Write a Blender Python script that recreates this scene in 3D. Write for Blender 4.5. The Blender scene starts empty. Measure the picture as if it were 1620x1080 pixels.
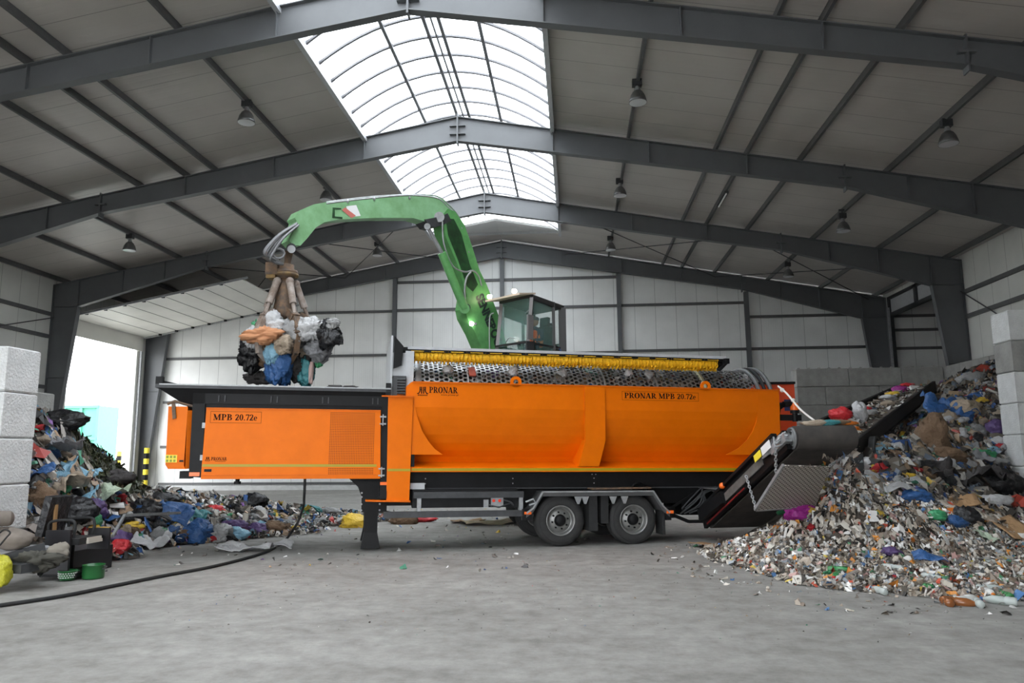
import bpy, math, random
import numpy as np
from mathutils import Vector, Matrix, noise
random.seed(7); rng = np.random.default_rng(11)
scn = bpy.context.scene; COL = scn.collection
# ------------------------------------------------------------------ camera
FPX, PITCH, YAW, ROLL, CAMZ = 1178.165, math.radians(8.579), math.radians(4.794), math.radians(-.427), 1.871
_f = np.array([-math.sin(YAW)*math.cos(PITCH), math.cos(YAW)*math.cos(PITCH), math.sin(PITCH)])
_r = np.array([math.cos(YAW), math.sin(YAW), 0.0]); _u = np.cross(_r, _f)
_r, _u = _r*math.cos(ROLL)+_u*math.sin(ROLL), -_r*math.sin(ROLL)+_u*math.cos(ROLL)
EYE = np.array([0, 0, CAMZ])
cd = bpy.data.cameras.new('camera'); cam = bpy.data.objects.new('camera', cd); COL.objects.link(cam)
cd.sensor_width = 36; cd.lens = FPX/1620*36; cd.clip_end = 500
cam.matrix_world = Matrix(((_r[0], _u[0], -_f[0], 0), (_r[1], _u[1], -_f[1], 0), (_r[2], _u[2], -_f[2], CAMZ), (0, 0, 0, 1)))
scn.camera = cam
# ------------------------------------------------------------------ light: overcast daylight through roof light, gate and the opening in an added front wall
w = bpy.data.worlds.new('sky'); scn.world = w; w.use_nodes = True
bg = w.node_tree.nodes['Background']; bg.inputs[0].default_value = (.93, .965, 1, 1); bg.inputs[1].default_value = 4.6
scn.view_settings.view_transform = 'Standard'; scn.view_settings.look = 'None'
scn.view_settings.gamma = 1; scn.view_settings.exposure = 0.75; scn.view_settings.use_curve_mapping = False
scn.cycles.max_bounces = 6; scn.cycles.diffuse_bounces = 4; scn.cycles.transparent_max_bounces = 24; scn.cycles.sample_clamp_indirect = 8

def ray(x, y): return _f+_r*(x-810)/FPX-_u*(y-540)/FPX
def onp(x, y, n, d):
    n = np.array(n, float); v = ray(x, y); return EYE+v*((d-EYE@n)/(v@n))
def atZ(x, y, z=0.): return onp(x, y, (0, 0, 1), z)
def atY(x, y, Y): return onp(x, y, (0, 1, 0), Y)
def atD(x, y, D): return EYE+ray(x, y)*D

# ------------------------------------------------------------------ materials
MATS = {}
def mat(name, col, rough=.6, metal=0., noise_amt=0., nscale=6., bump=0., bscale=30., col2=None, spec=.5, alpha=None, emit=0):
    if name in MATS: return MATS[name]
    m = bpy.data.materials.new(name); m.use_nodes = True; nt = m.node_tree; b = nt.nodes['Principled BSDF']
    b.inputs['Base Color'].default_value = (*col, 1); b.inputs['Roughness'].default_value = rough; b.inputs['Metallic'].default_value = metal
    b.inputs['Specular IOR Level'].default_value = spec
    L = nt.links
    if noise_amt or col2 or bump:
        tc = nt.nodes.new('ShaderNodeTexCoord')
    if noise_amt or col2:
        n = nt.nodes.new('ShaderNodeTexNoise'); n.inputs['Scale'].default_value = nscale; n.inputs['Detail'].default_value = 8; n.inputs['Roughness'].default_value = .65
        L.new(tc.outputs['Object'], n.inputs['Vector'])
        r = nt.nodes.new('ShaderNodeValToRGB'); c2 = col2 or tuple(c*(1-noise_amt) for c in col)
        r.color_ramp.elements[0].position = .35; r.color_ramp.elements[1].position = .65
        r.color_ramp.elements[0].color = (*c2, 1); r.color_ramp.elements[1].color = (*col, 1)
        L.new(n.outputs['Fac'], r.inputs[0]); L.new(r.outputs[0], b.inputs['Base Color'])
    if bump:
        n2 = nt.nodes.new('ShaderNodeTexNoise'); n2.inputs['Scale'].default_value = bscale; n2.inputs['Detail'].default_value = 6
        L.new(tc.outputs['Object'], n2.inputs['Vector'])
        bp = nt.nodes.new('ShaderNodeBump'); bp.inputs['Strength'].default_value = bump; bp.inputs['Distance'].default_value = .05
        L.new(n2.outputs['Fac'], bp.inputs['Height']); L.new(bp.outputs[0], b.inputs['Normal'])
    if emit:
        b.inputs['Emission Color'].default_value = (*col, 1); b.inputs['Emission Strength'].default_value = emit
    if alpha is not None: b.inputs['Alpha'].default_value = alpha
    MATS[name] = m; return m

def panel_mat(name, col, axis, pitch, seam, rough=.45, depth=.012):
    """profiled sheet: fine ribs and dark panel joints running across `axis` (0 x, 1 y)"""
    m = bpy.data.materials.new(name); m.use_nodes = True; nt = m.node_tree; b = nt.nodes['Principled BSDF']; L = nt.links
    g = nt.nodes.new('ShaderNodeNewGeometry'); s = nt.nodes.new('ShaderNodeSeparateXYZ'); L.new(g.outputs['Position'], s.inputs[0])
    def math_(op, a, bv=None):
        k = nt.nodes.new('ShaderNodeMath'); k.operation = op
        if hasattr(a, 'node'): L.new(a, k.inputs[0])
        else: k.inputs[0].default_value = a
        if bv is not None:
            if hasattr(bv, 'node'): L.new(bv, k.inputs[1])
            else: k.inputs[1].default_value = bv
        return k.outputs[0]
    c = s.outputs[axis]
    rib = math_('PINGPONG', c, pitch/2); rib = math_('DIVIDE', rib, pitch/2); rib = math_('SMOOTH_MIN', rib, .35)
    sm = math_('FRACT', math_('DIVIDE', c, seam)); sm = math_('ABSOLUTE', math_('SUBTRACT', sm, .5)); sm = math_('GREATER_THAN', sm, .5-.012/seam)
    n = nt.nodes.new('ShaderNodeTexNoise'); n.inputs['Scale'].default_value = .7; n.inputs['Detail'].default_value = 5; L.new(g.outputs['Position'], n.inputs['Vector'])
    r = nt.nodes.new('ShaderNodeValToRGB'); r.color_ramp.elements[0].position = .3; r.color_ramp.elements[1].position = .7
    r.color_ramp.elements[0].color = (*[x*.86 for x in col], 1); r.color_ramp.elements[1].color = (*col, 1); L.new(n.outputs['Fac'], r.inputs[0])
    mx = nt.nodes.new('ShaderNodeMixRGB'); L.new(sm, mx.inputs[0]); L.new(r.outputs[0], mx.inputs[1]); mx.inputs[2].default_value = (*[x*.5 for x in col], 1)
    L.new(mx.outputs[0], b.inputs['Base Color']); b.inputs['Roughness'].default_value = rough
    bp = nt.nodes.new('ShaderNodeBump'); bp.inputs['Strength'].default_value = .6; bp.inputs['Distance'].default_value = depth
    L.new(rib, bp.inputs['Height']); L.new(bp.outputs[0], b.inputs['Normal'])
    MATS[name] = m; return m

ORANGE = mat('orange_paint', (.80, .165, .002), .35, noise_amt=.1, nscale=1.5, spec=.12)
ORANGE_D = mat('orange_lacquer_dusty', (.74, .15, .008), .4, spec=.12, noise_amt=.2, nscale=3)
BLACK = mat('black_painted_steel', (.011, .011, .012), .5, noise_amt=.3, nscale=4, spec=.2)
BLACKB = mat('black_rubber', (.02, .02, .021), .8, noise_amt=.4, nscale=9)
BELT = mat('conveyor_belt_rubber', (.035, .031, .03), .75, col2=(.07, .062, .055), nscale=3)
TYRE = mat('tyre_rubber', (.022, .022, .023), .85, col2=(.035, .034, .033), nscale=7)
RIM = mat('grey_wheel_rim', (.34, .34, .33), .45, .6, noise_amt=.3, nscale=8)
GREYM = mat('galvanised_steel', (.42, .43, .44), .5, .5, noise_amt=.3, nscale=9)
DARKM = mat('dark_grey_steel', (.06, .062, .066), .55, .2, noise_amt=.3, nscale=6)
FENDER = mat('grey_fender_plastic', (.09, .09, .092), .55, noise_amt=.2)
LIGHTM = mat('light_grey_painted_steel', (.5, .51, .53), .45, noise_amt=.12)
DRUMM = mat('worn_steel_drum', (.34, .34, .345), .42, .75, noise_amt=.35, nscale=7)
YEL = mat('yellow_bristles', (1, .6, .02), .6, noise_amt=.3, nscale=12)
STRIPE = mat('olive_reflective_strip', (.36, .27, .004), .45)
INK = mat('dark_print', (.02, .006, .003), .7, spec=.1)
INKB = mat('black_print', (.006, .006, .006), .7, spec=.1)
GREEN = mat('green_paint', (.14, .40, .13), .45, col2=(.09, .28, .09), nscale=3)
GREENP = mat('faded_green_paint', (.26, .50, .27), .5, col2=(.18, .36, .17), nscale=2.5)
GREEND = mat('dark_green_greasy_paint', (.02, .085, .025), .5, col2=(.012, .03, .013), nscale=5)
RUST = mat('rusty_steel', (.19, .11, .06), .7, col2=(.07, .055, .045), nscale=9)
FRAME = mat('grey_frame_steel', (.12, .125, .132), .5, noise_amt=.15, nscale=.8)
PURL = mat('grey_purlin_steel', (.11, .11, .112), .5, noise_amt=.2)
CONC = mat('grey_concrete_block', (.34, .335, .32), .9, noise_amt=.28, nscale=2.2, bump=.35, bscale=22)
CONCL = mat('pale_concrete_block', (.66, .665, .66), .9, noise_amt=.16, nscale=3, bump=.5, bscale=24)
GLASS = mat('cab_glass', (.3, .5, .45), .06, alpha=.2)
ROPE = mat('white_rope', (.75, .72, .68), .8)
AMBER = mat('amber_lens', (.9, .16, .02), .25)
REDL = mat('red_lens', (.8, .05, .02), .25)
WARM = mat('lit_work_lamp', (1, .85, .6), .4, emit=14)
YSIGN = mat('yellow_sticker', (.85, .68, .05), .5)
WSIGN = mat('white_sticker', (.8, .8, .8), .5)
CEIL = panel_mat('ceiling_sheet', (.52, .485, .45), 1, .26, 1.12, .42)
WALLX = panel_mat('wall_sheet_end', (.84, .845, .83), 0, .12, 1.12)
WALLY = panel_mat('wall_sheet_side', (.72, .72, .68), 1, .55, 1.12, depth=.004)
DOORM = panel_mat('sectional_door_panel', (.74, .73, .68), 0, .45, 50, depth=.004)
SKYL = bpy.data.materials.new('polycarbonate_glazing'); SKYL.use_nodes = True
nt = SKYL.node_tree; nt.nodes.clear(); o_ = nt.nodes.new('ShaderNodeOutputMaterial'); tr = nt.nodes.new('ShaderNodeBsdfTransparent'); tl = nt.nodes.new('ShaderNodeBsdfTranslucent')
tr.inputs[0].default_value = (.9, .93, .95, 1); tl.inputs[0].default_value = (.9, .92, .93, 1); mx = nt.nodes.new('ShaderNodeMixShader'); mx.inputs[0].default_value = .25
nt.links.new(tr.outputs[0], mx.inputs[1]); nt.links.new(tl.outputs[0], mx.inputs[2]); nt.links.new(mx.outputs[0], o_.inputs[0])

def floor_mat():
    m = bpy.data.materials.new('dusty_concrete_floor'); m.use_nodes = True; nt = m.node_tree; b = nt.nodes['Principled BSDF']; L = nt.links
    g = nt.nodes.new('ShaderNodeNewGeometry')
    def ns(scale, det, rough=.6, stretch=None):
        n = nt.nodes.new('ShaderNodeTexNoise'); n.inputs['Scale'].default_value = scale; n.inputs['Detail'].default_value = det; n.inputs['Roughness'].default_value = rough
        if stretch:
            mp = nt.nodes.new('ShaderNodeMapping'); mp.inputs['Scale'].default_value = stretch; mp.inputs['Rotation'].default_value = (0, 0, .35); L.new(g.outputs['Position'], mp.inputs[0]); L.new(mp.outputs[0], n.inputs['Vector'])
        else: L.new(g.outputs['Position'], n.inputs['Vector'])
        return n.outputs['Fac']
    a, c, d = ns(.35, 6), ns(3.2, 10, .72), ns(.9, 8, .7, (.5, 1.4, 1))
    def ramp(s, p0, c0, p1, c1):
        r = nt.nodes.new('ShaderNodeValToRGB'); r.color_ramp.elements[0].position = p0; r.color_ramp.elements[1].position = p1
        r.color_ramp.elements[0].color = (*c0, 1); r.color_ramp.elements[1].color = (*c1, 1); L.new(s, r.inputs[0]); return r.outputs[0]
    base = ramp(a, .3, (.255, .247, .232), .7, (.335, .328, .312))
    m1 = nt.nodes.new('ShaderNodeMixRGB'); m1.blend_type = 'MULTIPLY'; m1.inputs[0].default_value = .9; L.new(base, m1.inputs[1]); L.new(ramp(c, .3, (.62, .61, .60), .62, (1.1, 1.1, 1.1)), m1.inputs[2])
    m2 = nt.nodes.new('ShaderNodeMixRGB'); m2.blend_type = 'MULTIPLY'; m2.inputs[0].default_value = .45; L.new(m1.outputs[0], m2.inputs[1]); L.new(ramp(d, .38, (.68, .67, .66), .6, (1.05, 1.05, 1.05)), m2.inputs[2])
    sp = ns(26, 4, .8); m3 = nt.nodes.new('ShaderNodeMixRGB'); L.new(ramp(sp, .66, (0, 0, 0), .69, (.7, .7, .7)), m3.inputs[0]); L.new(m2.outputs[0], m3.inputs[1]); m3.inputs[2].default_value = (.1, .09, .075, 1)
    L.new(m3.outputs[0], b.inputs['Base Color']); b.inputs['Roughness'].default_value = .8; b.inputs['Specular IOR Level'].default_value = .3
    bp = nt.nodes.new('ShaderNodeBump'); bp.inputs['Strength'].default_value = .35; bp.inputs['Distance'].default_value = .03; L.new(c, bp.inputs['Height']); L.new(bp.outputs[0], b.inputs['Normal'])
    return m
FLOOR = floor_mat()
def attr_mat(name, rough=.6):
    m = bpy.data.materials.new(name); m.use_nodes = True; nt = m.node_tree; b = nt.nodes['Principled BSDF']
    a = nt.nodes.new('ShaderNodeAttribute'); a.attribute_name = 'piece_colour'; nt.links.new(a.outputs['Color'], b.inputs['Base Color']); b.inputs['Roughness'].default_value = rough
    return m
SCRAP = attr_mat('mixed_scrap', .5)
SOIL = mat('waste_fines', (.13, .105, .085), .95, col2=(.035, .03, .026), nscale=5, bump=.8, bscale=12)

# ------------------------------------------------------------------ mesh builder
class MB:
    def __init__(s): s.v = []; s.f = []; s.smooth = set()
    def add(s, vs, fs, smooth=False):
        k = len(s.v); s.v += [tuple(float(c) for c in p) for p in vs]
        for f in fs:
            if smooth: s.smooth.add(len(s.f))
            s.f.append(tuple(i+k for i in f))
        return s
    def box(s, c, d, R=None):
        x, y, z = [k/2 for k in d]; P = [(-x, -y, -z), (x, -y, -z), (x, y, -z), (-x, y, -z), (-x, -y, z), (x, -y, z), (x, y, z), (-x, y, z)]
        if R is not None: P = [R @ Vector(p) for p in P]
        return s.add([(p[0]+c[0], p[1]+c[1], p[2]+c[2]) for p in P], [(0, 3, 2, 1), (4, 5, 6, 7), (0, 1, 5, 4), (1, 2, 6, 5), (2, 3, 7, 6), (3, 0, 4, 7)])
    def span(s, a, b):
        return s.box([(p+q)/2 for p, q in zip(a, b)], [abs(q-p) for p, q in zip(a, b)])
    def prism(s, A, B):
        n = len(A); return s.add(list(A)+list(B), [tuple(range(n))[::-1], tuple(range(n, 2*n))]+[(i, (i+1) % n, n+(i+1) % n, n+i) for i in range(n)])
    def ext(s, poly, f0, f1):
        return s.prism([f0(*p) for p in poly], [f1(*p) for p in poly])
    def beam(s, a, b, wd, h, up=(0, 0, 1)):
        a, b, up = Vector(a), Vector(b), Vector(up); d = (b-a).normalized(); up = up if abs(d.dot(up)) < .99*up.length else Vector((1, .01, 0)); r = d.cross(up).normalized(); u = r.cross(d)
        q = [(-1, -1), (1, -1), (1, 1), (-1, 1)]
        return s.prism([a+r*i*wd/2+u*j*h/2 for i, j in q], [b+r*i*wd/2+u*j*h/2 for i, j in q])
    def cyl(s, a, b, r0, r1=None, n=14, cap=True):
        r1 = r0 if r1 is None else r1; a, b = Vector(a), Vector(b); d = (b-a).normalized()
        p = d.cross(Vector((0, 0, 1)) if abs(d.z) < .9 else Vector((1, 0, 0))).normalized(); q = d.cross(p)
        A = [a+(p*math.cos(t)+q*math.sin(t))*r0 for t in [2*math.pi*i/n for i in range(n)]]
        B = [b+(p*math.cos(t)+q*math.sin(t))*r1 for t in [2*math.pi*i/n for i in range(n)]]
        s.add(A+B, [(i, (i+1) % n, n+(i+1) % n, n+i) for i in range(n)], True)
        if cap: s.add(A, [tuple(range(n))[::-1]]); s.add(B, [tuple(range(n))])
        return s
    def tube(s, pts, r, n=7, k=0):
        pts = [Vector(p) for p in pts]
        if k:                                   # smooth with Catmull-Rom
            P = [pts[0]]+pts+[pts[-1]]; out = []
            for i in range(1, len(P)-2):
                for j in range(k):
                    t = j/k; p0, p1, p2, p3 = P[i-1:i+3]
                    out.append(.5*((2*p1)+(p2-p0)*t+(2*p0-5*p1+4*p2-p3)*t*t+(3*p1-p0-3*p2+p3)*t**3))
            pts = out+[pts[-1]]
        rings = []; up = None
        for i, p in enumerate(pts):
            d = (pts[min(i+1, len(pts)-1)]-pts[max(i-1, 0)]).normalized()
            if up is None: up = d.cross(Vector((0, 0, 1)) if abs(d.z) < .9 else Vector((1, 0, 0))).normalized()
            up = (up-d*up.dot(d)).normalized(); q = d.cross(up)
            rings.append([p+(up*math.cos(t)+q*math.sin(t))*r for t in [2*math.pi*m/n for m in range(n)]])
        vs = [p for R_ in rings for p in R_]; fs = []
        for i in range(len(rings)-1):
            for j in range(n): fs.append((i*n+j, i*n+(j+1) % n, (i+1)*n+(j+1) % n, (i+1)*n+j))
        s.add(vs, fs, True); s.add(rings[0], [tuple(range(n))[::-1]]); s.add(rings[-1], [tuple(range(n))]); return s
    def lathe(s, prof, o, ax=(0, 0, 1), n=24, smooth=True):
        o, d = Vector(o), Vector(ax).normalized(); p = d.cross(Vector((0, 0, 1)) if abs(d.z) < .9 else Vector((1, 0, 0))).normalized(); q = d.cross(p)
        vs = [o+d*h+(p*math.cos(t)+q*math.sin(t))*r for r, h in prof for t in [2*math.pi*i/n for i in range(n)]]
        m = len(prof); fs = [(i*n+j, i*n+(j+1) % n, (i+1)*n+(j+1) % n, (i+1)*n+j) for i in range(m-1) for j in range(n)]
        return s.add(vs, fs, smooth)
    def ball(s, c, r, sq=(1, 1, 1), n=12, m=8, fn=None):
        vs = []; fs = []
        for i in range(m+1):
            a = math.pi*i/m
            for j in range(n):
                b = 2*math.pi*j/n; v = Vector((math.sin(a)*math.cos(b), math.sin(a)*math.sin(b), math.cos(a))); k = r*(fn(v) if fn else 1)
                vs.append((c[0]+v.x*k*sq[0], c[1]+v.y*k*sq[1], c[2]+v.z*k*sq[2]))
        for i in range(m):
            for j in range(n): fs.append((i*n+j, (i+1)*n+j, (i+1)*n+(j+1) % n, i*n+(j+1) % n))
        return s.add(vs, fs, True)

ROOTM = {}
def root(name, label, cat, loc=(0, 0, 0), M=None, group=None):
    o = bpy.data.objects.new(name, None); COL.objects.link(o); o.empty_display_size = .3
    Mx = M if M is not None else Matrix.Translation(Vector([float(c) for c in loc])); o.matrix_world = Mx; ROOTM[o.name] = Mx
    o['label'] = label; o['category'] = cat
    if group: o['group'] = group
    return o
def mesh(name, mb, m):
    me = bpy.data.meshes.new(name); me.from_pydata(mb.v, [], mb.f)
    if mb.smooth:
        sm = np.zeros(len(mb.f), bool); sm[list(mb.smooth)] = True; me.polygons.foreach_set('use_smooth', sm)
    me.materials.append(m); me.update(); return me
def part(name, mb, m, parent, local=False, label=None):
    """a mesh child; vertices are given in world coordinates unless local"""
    if not local and parent.name in ROOTM:
        Mi = ROOTM[parent.name].inverted(); mb.v = [tuple(Mi @ Vector(v)) for v in mb.v]
    o = bpy.data.objects.new(name, mesh(name, mb, m)); COL.objects.link(o); o.parent = parent
    if label: o['label'] = label
    if parent.name in ROOTM and parent.type == 'MESH': ROOTM[o.name] = ROOTM[parent.name]
    elif parent.name in ROOTM: ROOTM[o.name] = ROOTM[parent.name]
    return o
def single(name, mb, m, label, cat, group=None, kind=None):
    V = np.array(mb.v); c = Vector(((V[:, 0].min()+V[:, 0].max())/2, (V[:, 1].min()+V[:, 1].max())/2, V[:, 2].min()))
    mb.v = [tuple(Vector(v)-c) for v in mb.v]
    o = bpy.data.objects.new(name, mesh(name, mb, m)); COL.objects.link(o); o.location = c; ROOTM[o.name] = Matrix.Translation(c)
    if kind: o['kind'] = kind
    if label: o['label'] = label
    if cat: o['category'] = cat
    if group: o['group'] = group
    return o
def struct(name, mb, m, label=None): return single(name, mb, m, label, None, kind='structure')

# ================================================================== HALL
XR, YF = -3.917, [8.94, 16.75, 24.56, 32.37, 40.19]
HW = 20.4; XL_, XR_ = XR-HW, XR+HW
ztop = lambda o: 13.62-.183*abs(o)          # rafter top flange
zroof = lambda o: ztop(o)+.2
YE = 40.55; Y0 = -3.0
struct('floor', MB().add([(-24.6, -3, 0), (25, -3, 0), (25, 41, 0), (-24.6, 41, 0)], [(0, 1, 2, 3)]), FLOOR)
YARD = mat('pale_yard_paving', (.5, .49, .46), .9, noise_amt=.2, nscale=1)
struct('trim_1', MB().add([(-120, -60, -.02), (60, -60, -.02), (60, -3, -.02), (-24.6, -3, -.02), (-24.6, 41, -.02), (60, 41, -.02), (60, 120, -.02), (-120, 120, -.02)], [(0, 1, 2, 3, 4, 5, 6, 7)]), YARD, 'pale paved yard outside the hall')
SE = 3.35; YS = 37.0                         # roof light half width and end
cb = MB()
for sg in (-1, 1):
    for (y0, y1, a) in ((Y0, YS, SE), (YS, YE+.14, 0)):
        A = [(XR+sg*a, zroof(a)), (XR+sg*(HW+.3), zroof(HW+.3)), (XR+sg*(HW+.3), zroof(HW+.3)+.12), (XR+sg*a, zroof(a)+.12)]
        cb.ext(A, lambda x, z: (x, y0, z), lambda x, z: (x, y1, z))
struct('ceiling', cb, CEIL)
# roof light: glazed barrel vault with arched bars
zv = lambda o: 13.05+1.35*(1-(abs(o)/SE)**2.0)
wb = MB(); N = 16
g_ = [(XR-SE+2*SE*i/N) for i in range(N+1)]
wb.add([(x, y, zv(x-XR)) for y in (Y0, YS) for x in g_], [(i, i+1, N+2+i, N+1+i) for i in range(N)], True)
wb.add([(x, YS, zv(x-XR)) for x in g_]+[(XR+SE, YS, zroof(SE)), (XR, YS, zroof(SE)), (XR-SE, YS, zroof(SE))], [tuple(range(N+4))])
win = struct('window_1', wb, SKYL, 'long vaulted ridge roof light with white glazing')
ROOTB = mat('roof_light_bar', (.14, .14, .15), .5)
rb = MB(); y = Y0+.3
while y < YS:
    pts = [(x, y, zv(x-XR)-.04) for x in g_]
    for p, q in zip(pts, pts[1:]): rb.beam(p, q, .085, .06)
    y += 1.06
part('arched_bars', rb, ROOTB, win)
for o in (-1.4, -.22, 0, .22, 1.4):
    part('long_bar', MB().beam((XR+o, Y0, zv(o)-.1), (XR+o, YS, zv(o)-.1), .1 if abs(o) != 0 else .05, .1), ROOTB, win)
part('curb', MB().span((XR+SE-.1, Y0, 12.86), (XR+SE+.04, YS, 13.3)), LIGHTM, win)
part('curb', MB().span((XR-SE-.04, Y0, 12.86), (XR-SE+.1, YS, 13.3)), LIGHTM, win)
# walls
def gable(y0, y1, x0, x1):
    P = [(x0, 0), (x1, 0), (x1, zroof(x1-XR)-.02)]+([(XR, zroof(0)-.02)] if x0 < XR < x1 else [])+[(x0, zroof(x0-XR)-.02)]
    return MB().ext(P, lambda x, z: (x, y0, z), lambda x, z: (x, y1, z))
struct('wall_back', gable(YE, YE+.12, XL_, XR_), WALLX)
zev = zroof(HW)
FO0, FO1, FOZ = -22.0, 1.0, 5.2             # gap in unseen front wall, added to cut and steer light from behind
struct('wall_front_light_block', MB().ext([(XL_, 0), (FO0, 0), (FO0, FOZ), (FO1, FOZ), (FO1, 0), (XR_, 0), (XR_, zroof(HW)-.02), (XR, zroof(0)-.02), (XL_, zroof(HW)-.02)], lambda x, z: (x, Y0-.12, z), lambda x, z: (x, Y0, z)), WALLX)
LD0, LD1, LDZ = 33.75, 39.3, 7.95            # left gate opening
lw = MB().span((XL_-.12, Y0, 0), (XL_, LD0, zev)).span((XL_-.12, LD0, LDZ), (XL_, LD1, zev)).span((XL_-.12, LD1, 0), (XL_, YE+.12, zev))
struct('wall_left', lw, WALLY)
rw = MB().span((XR_, Y0, 0), (XR_+.12, 32.8, zev)).span((XR_, 32.8, 9.75), (XR_+.12, 39.9, zev)).span((XR_, 39.9, 0), (XR_+.12, YE+.12, zev))
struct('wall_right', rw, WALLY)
# neighbouring dark bay behind the right wall opening
struct('wall_annex', MB().span((XR_+.12, YE, 0), (25, YE+.12, 9.9)).span((25, 30, 0), (25.12, YE+.12, 9.9)).span((XR_+.12, 29.9, 0), (25.1, 30, 9.9)), WALLX)
struct('ceiling_annex', MB().span((XR_+.12, 29.9, 9.9), (25.12, YE+.12, 10.0)), CEIL)
# purlins, girts, plinth, posts (part of the shell)
pb = MB()
for sg in (-1, 1):
    for o in (5.93, 8.85, 9.88, 11.62, 14.4, 17.15, 19.9):
        pb.beam((XR+sg*o, Y0, zroof(o)-.11), (XR+sg*o, YE, zroof(o)-.11), .085, .2)
struct('trim_2', pb, PURL, 'grey steel purlins under the roof')
gb = MB()
for x0, x1, zs in ((-23.3, -10.05, (9.86, 7.38, 4.9, 2.4)), (-9.9, -3.98, (11.5, 9.9, 7.3, 4.9, 2.4)), (-3.85, 2.45, (11.5, 9.88, 7.3, 4.9, 2.4)), (2.57, 9.25, (9.88, 7.35, 4.9, 2.4)), (9.4, 15.7, (9.09, 7.35, 4.9, 2.4))):
    for z in zs: gb.span((x0, YE-.09, z-.07), (x1, YE, z+.07))
gb.span((-23.3, YE-.08, .3), (15.7, YE, .42))
struct('trim_3', gb, PURL, 'horizontal grey rails on the end wall')
gb = MB()
for z in (8.47, 7.42, 5.07, 2.4): gb.span((XL_, Y0, z-.08), (XL_+.12, 32.2, z+.08))
for z in (8.47, 7.42, 5.07, 2.4): gb.span((XR_-.12, Y0, z-.08), (XR_, 32.2, z+.08))
for z in (8.95, 8.2, 7.22): gb.span((XR_+.2, YE-.12, z-.07), (24.9, YE, z+.07))
struct('trim_4', gb, PURL, 'horizontal grey rails on the side walls')
struct('baseboard_back', MB().span((-23.6, YE-.25, 0), (16.2, YE-.1, .25)), CONCL)
for k, x in enumerate((-9.98, -3.92, 2.51, 9.32)):
    m_ = MB(); zt = ztop(x-XR)-.75
    m_.span((x-.11, YE-.3, 0), (x+.11, YE-.27, zt)).span((x-.11, YE-.1, 0), (x+.11, YE-.07, zt)).span((x-.02, YE-.28, 0), (x+.02, YE-.09, zt))
    struct('trim_%d' % (5+k), m_, FRAME, 'grey steel post on the end wall')
# portal frames: each a thing with rafters, columns and plates
NM = ['steel portal frame nearest the camera, crossing the top of the picture', 'second steel portal frame from the camera, its ridge in front of the big roof light',
      'third steel portal frame, standing on columns beside the gate opening and the right block wall', 'farthest steel portal frame, against the pale end wall']
for k, Y in enumerate(YF[1:]):
    fr = root('portal_frame', NM[k], 'steel frame', (XR, Y, 0), group='steel portal frames')
    for sg in (-1, 1):
        X = lambda o: XR+sg*o
        bot = [(0, 12.72), (13.0, 10.56), (19.11, 8.83)]; top = [(0, ztop(0)-.01), (13, ztop(13)-.01), (19.11, ztop(19.11)-.01)]
        m_ = MB(); m_.ext(bot+[(HW-.02, 8.83), (HW-.02, ztop(HW)-.01)]+top[::-1][:1]+[top[0]], lambda o, z: (X(o), Y-.012, z), lambda o, z: (X(o), Y+.012, z))
        for a, b in zip(bot, bot[1:]): m_.beam((X(a[0]), Y, a[1]), (X(b[0]), Y, b[1]), .26, .03)
        m_.beam((X(0), Y, ztop(0)-.02), (X(HW-.02), Y, ztop(HW)-.02), .26, .03)
        part('rafter', m_, FRAME, fr)
        m_ = MB(); m_.ext([(19.11, 8.83), (HW-.02, 8.83), (HW-.02, 0), (20.05, 0)], lambda o, z: (X(o), Y-.012, z), lambda o, z: (X(o), Y+.012, z))
        m_.beam((X(19.11), Y, 8.83), (X(20.05), Y, 0), .26, .03, (1, 0, 0)); m_.span((X(HW-.05), Y-.13, 0), (X(HW-.02), Y+.13, ztop(HW)-.02))
        m_.span((X(19.12), Y-.12, ztop(19.12)-.02), (X(19.15), Y+.12, 8.83)).span((X(19.2), Y-.12, 8.82), (X(HW-.03), Y+.12, 8.85)).span((X(19.5), Y-.12, 5.5), (X(HW-.03), Y+.12, 5.52))
        part('column', m_, FRAME, fr)
        for o in (3.33, 6.6, 9.85, 15.0, 17.0):
            zb = 12.72-.166*o if o < 13 else 10.56-.283*(o-13)
            part('stiffener', MB().span((X(o-.012), Y-.12, zb), (X(o+.012), Y+.12, ztop(o)-.03)), FRAME, fr)
        part('splice_plate', MB().span((X(12.98), Y-.13, 10.4), (X(13.02), Y+.13, ztop(13)+.06)).span((X(12.8), Y-.14, 10.85), (X(13.2), Y-.02, 10.9)), FRAME, fr)
    part('ridge_plate', MB().span((XR-.025, Y-.15, 12.6), (XR+.025, Y+.15, 13.7)).span((XR-.28, Y-.14, 13.25), (XR+.28, Y+.1, 13.28)).span((XR-.28, Y-.14, 12.95), (XR+.28, Y+.1, 12.98)), FRAME, fr)
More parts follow.
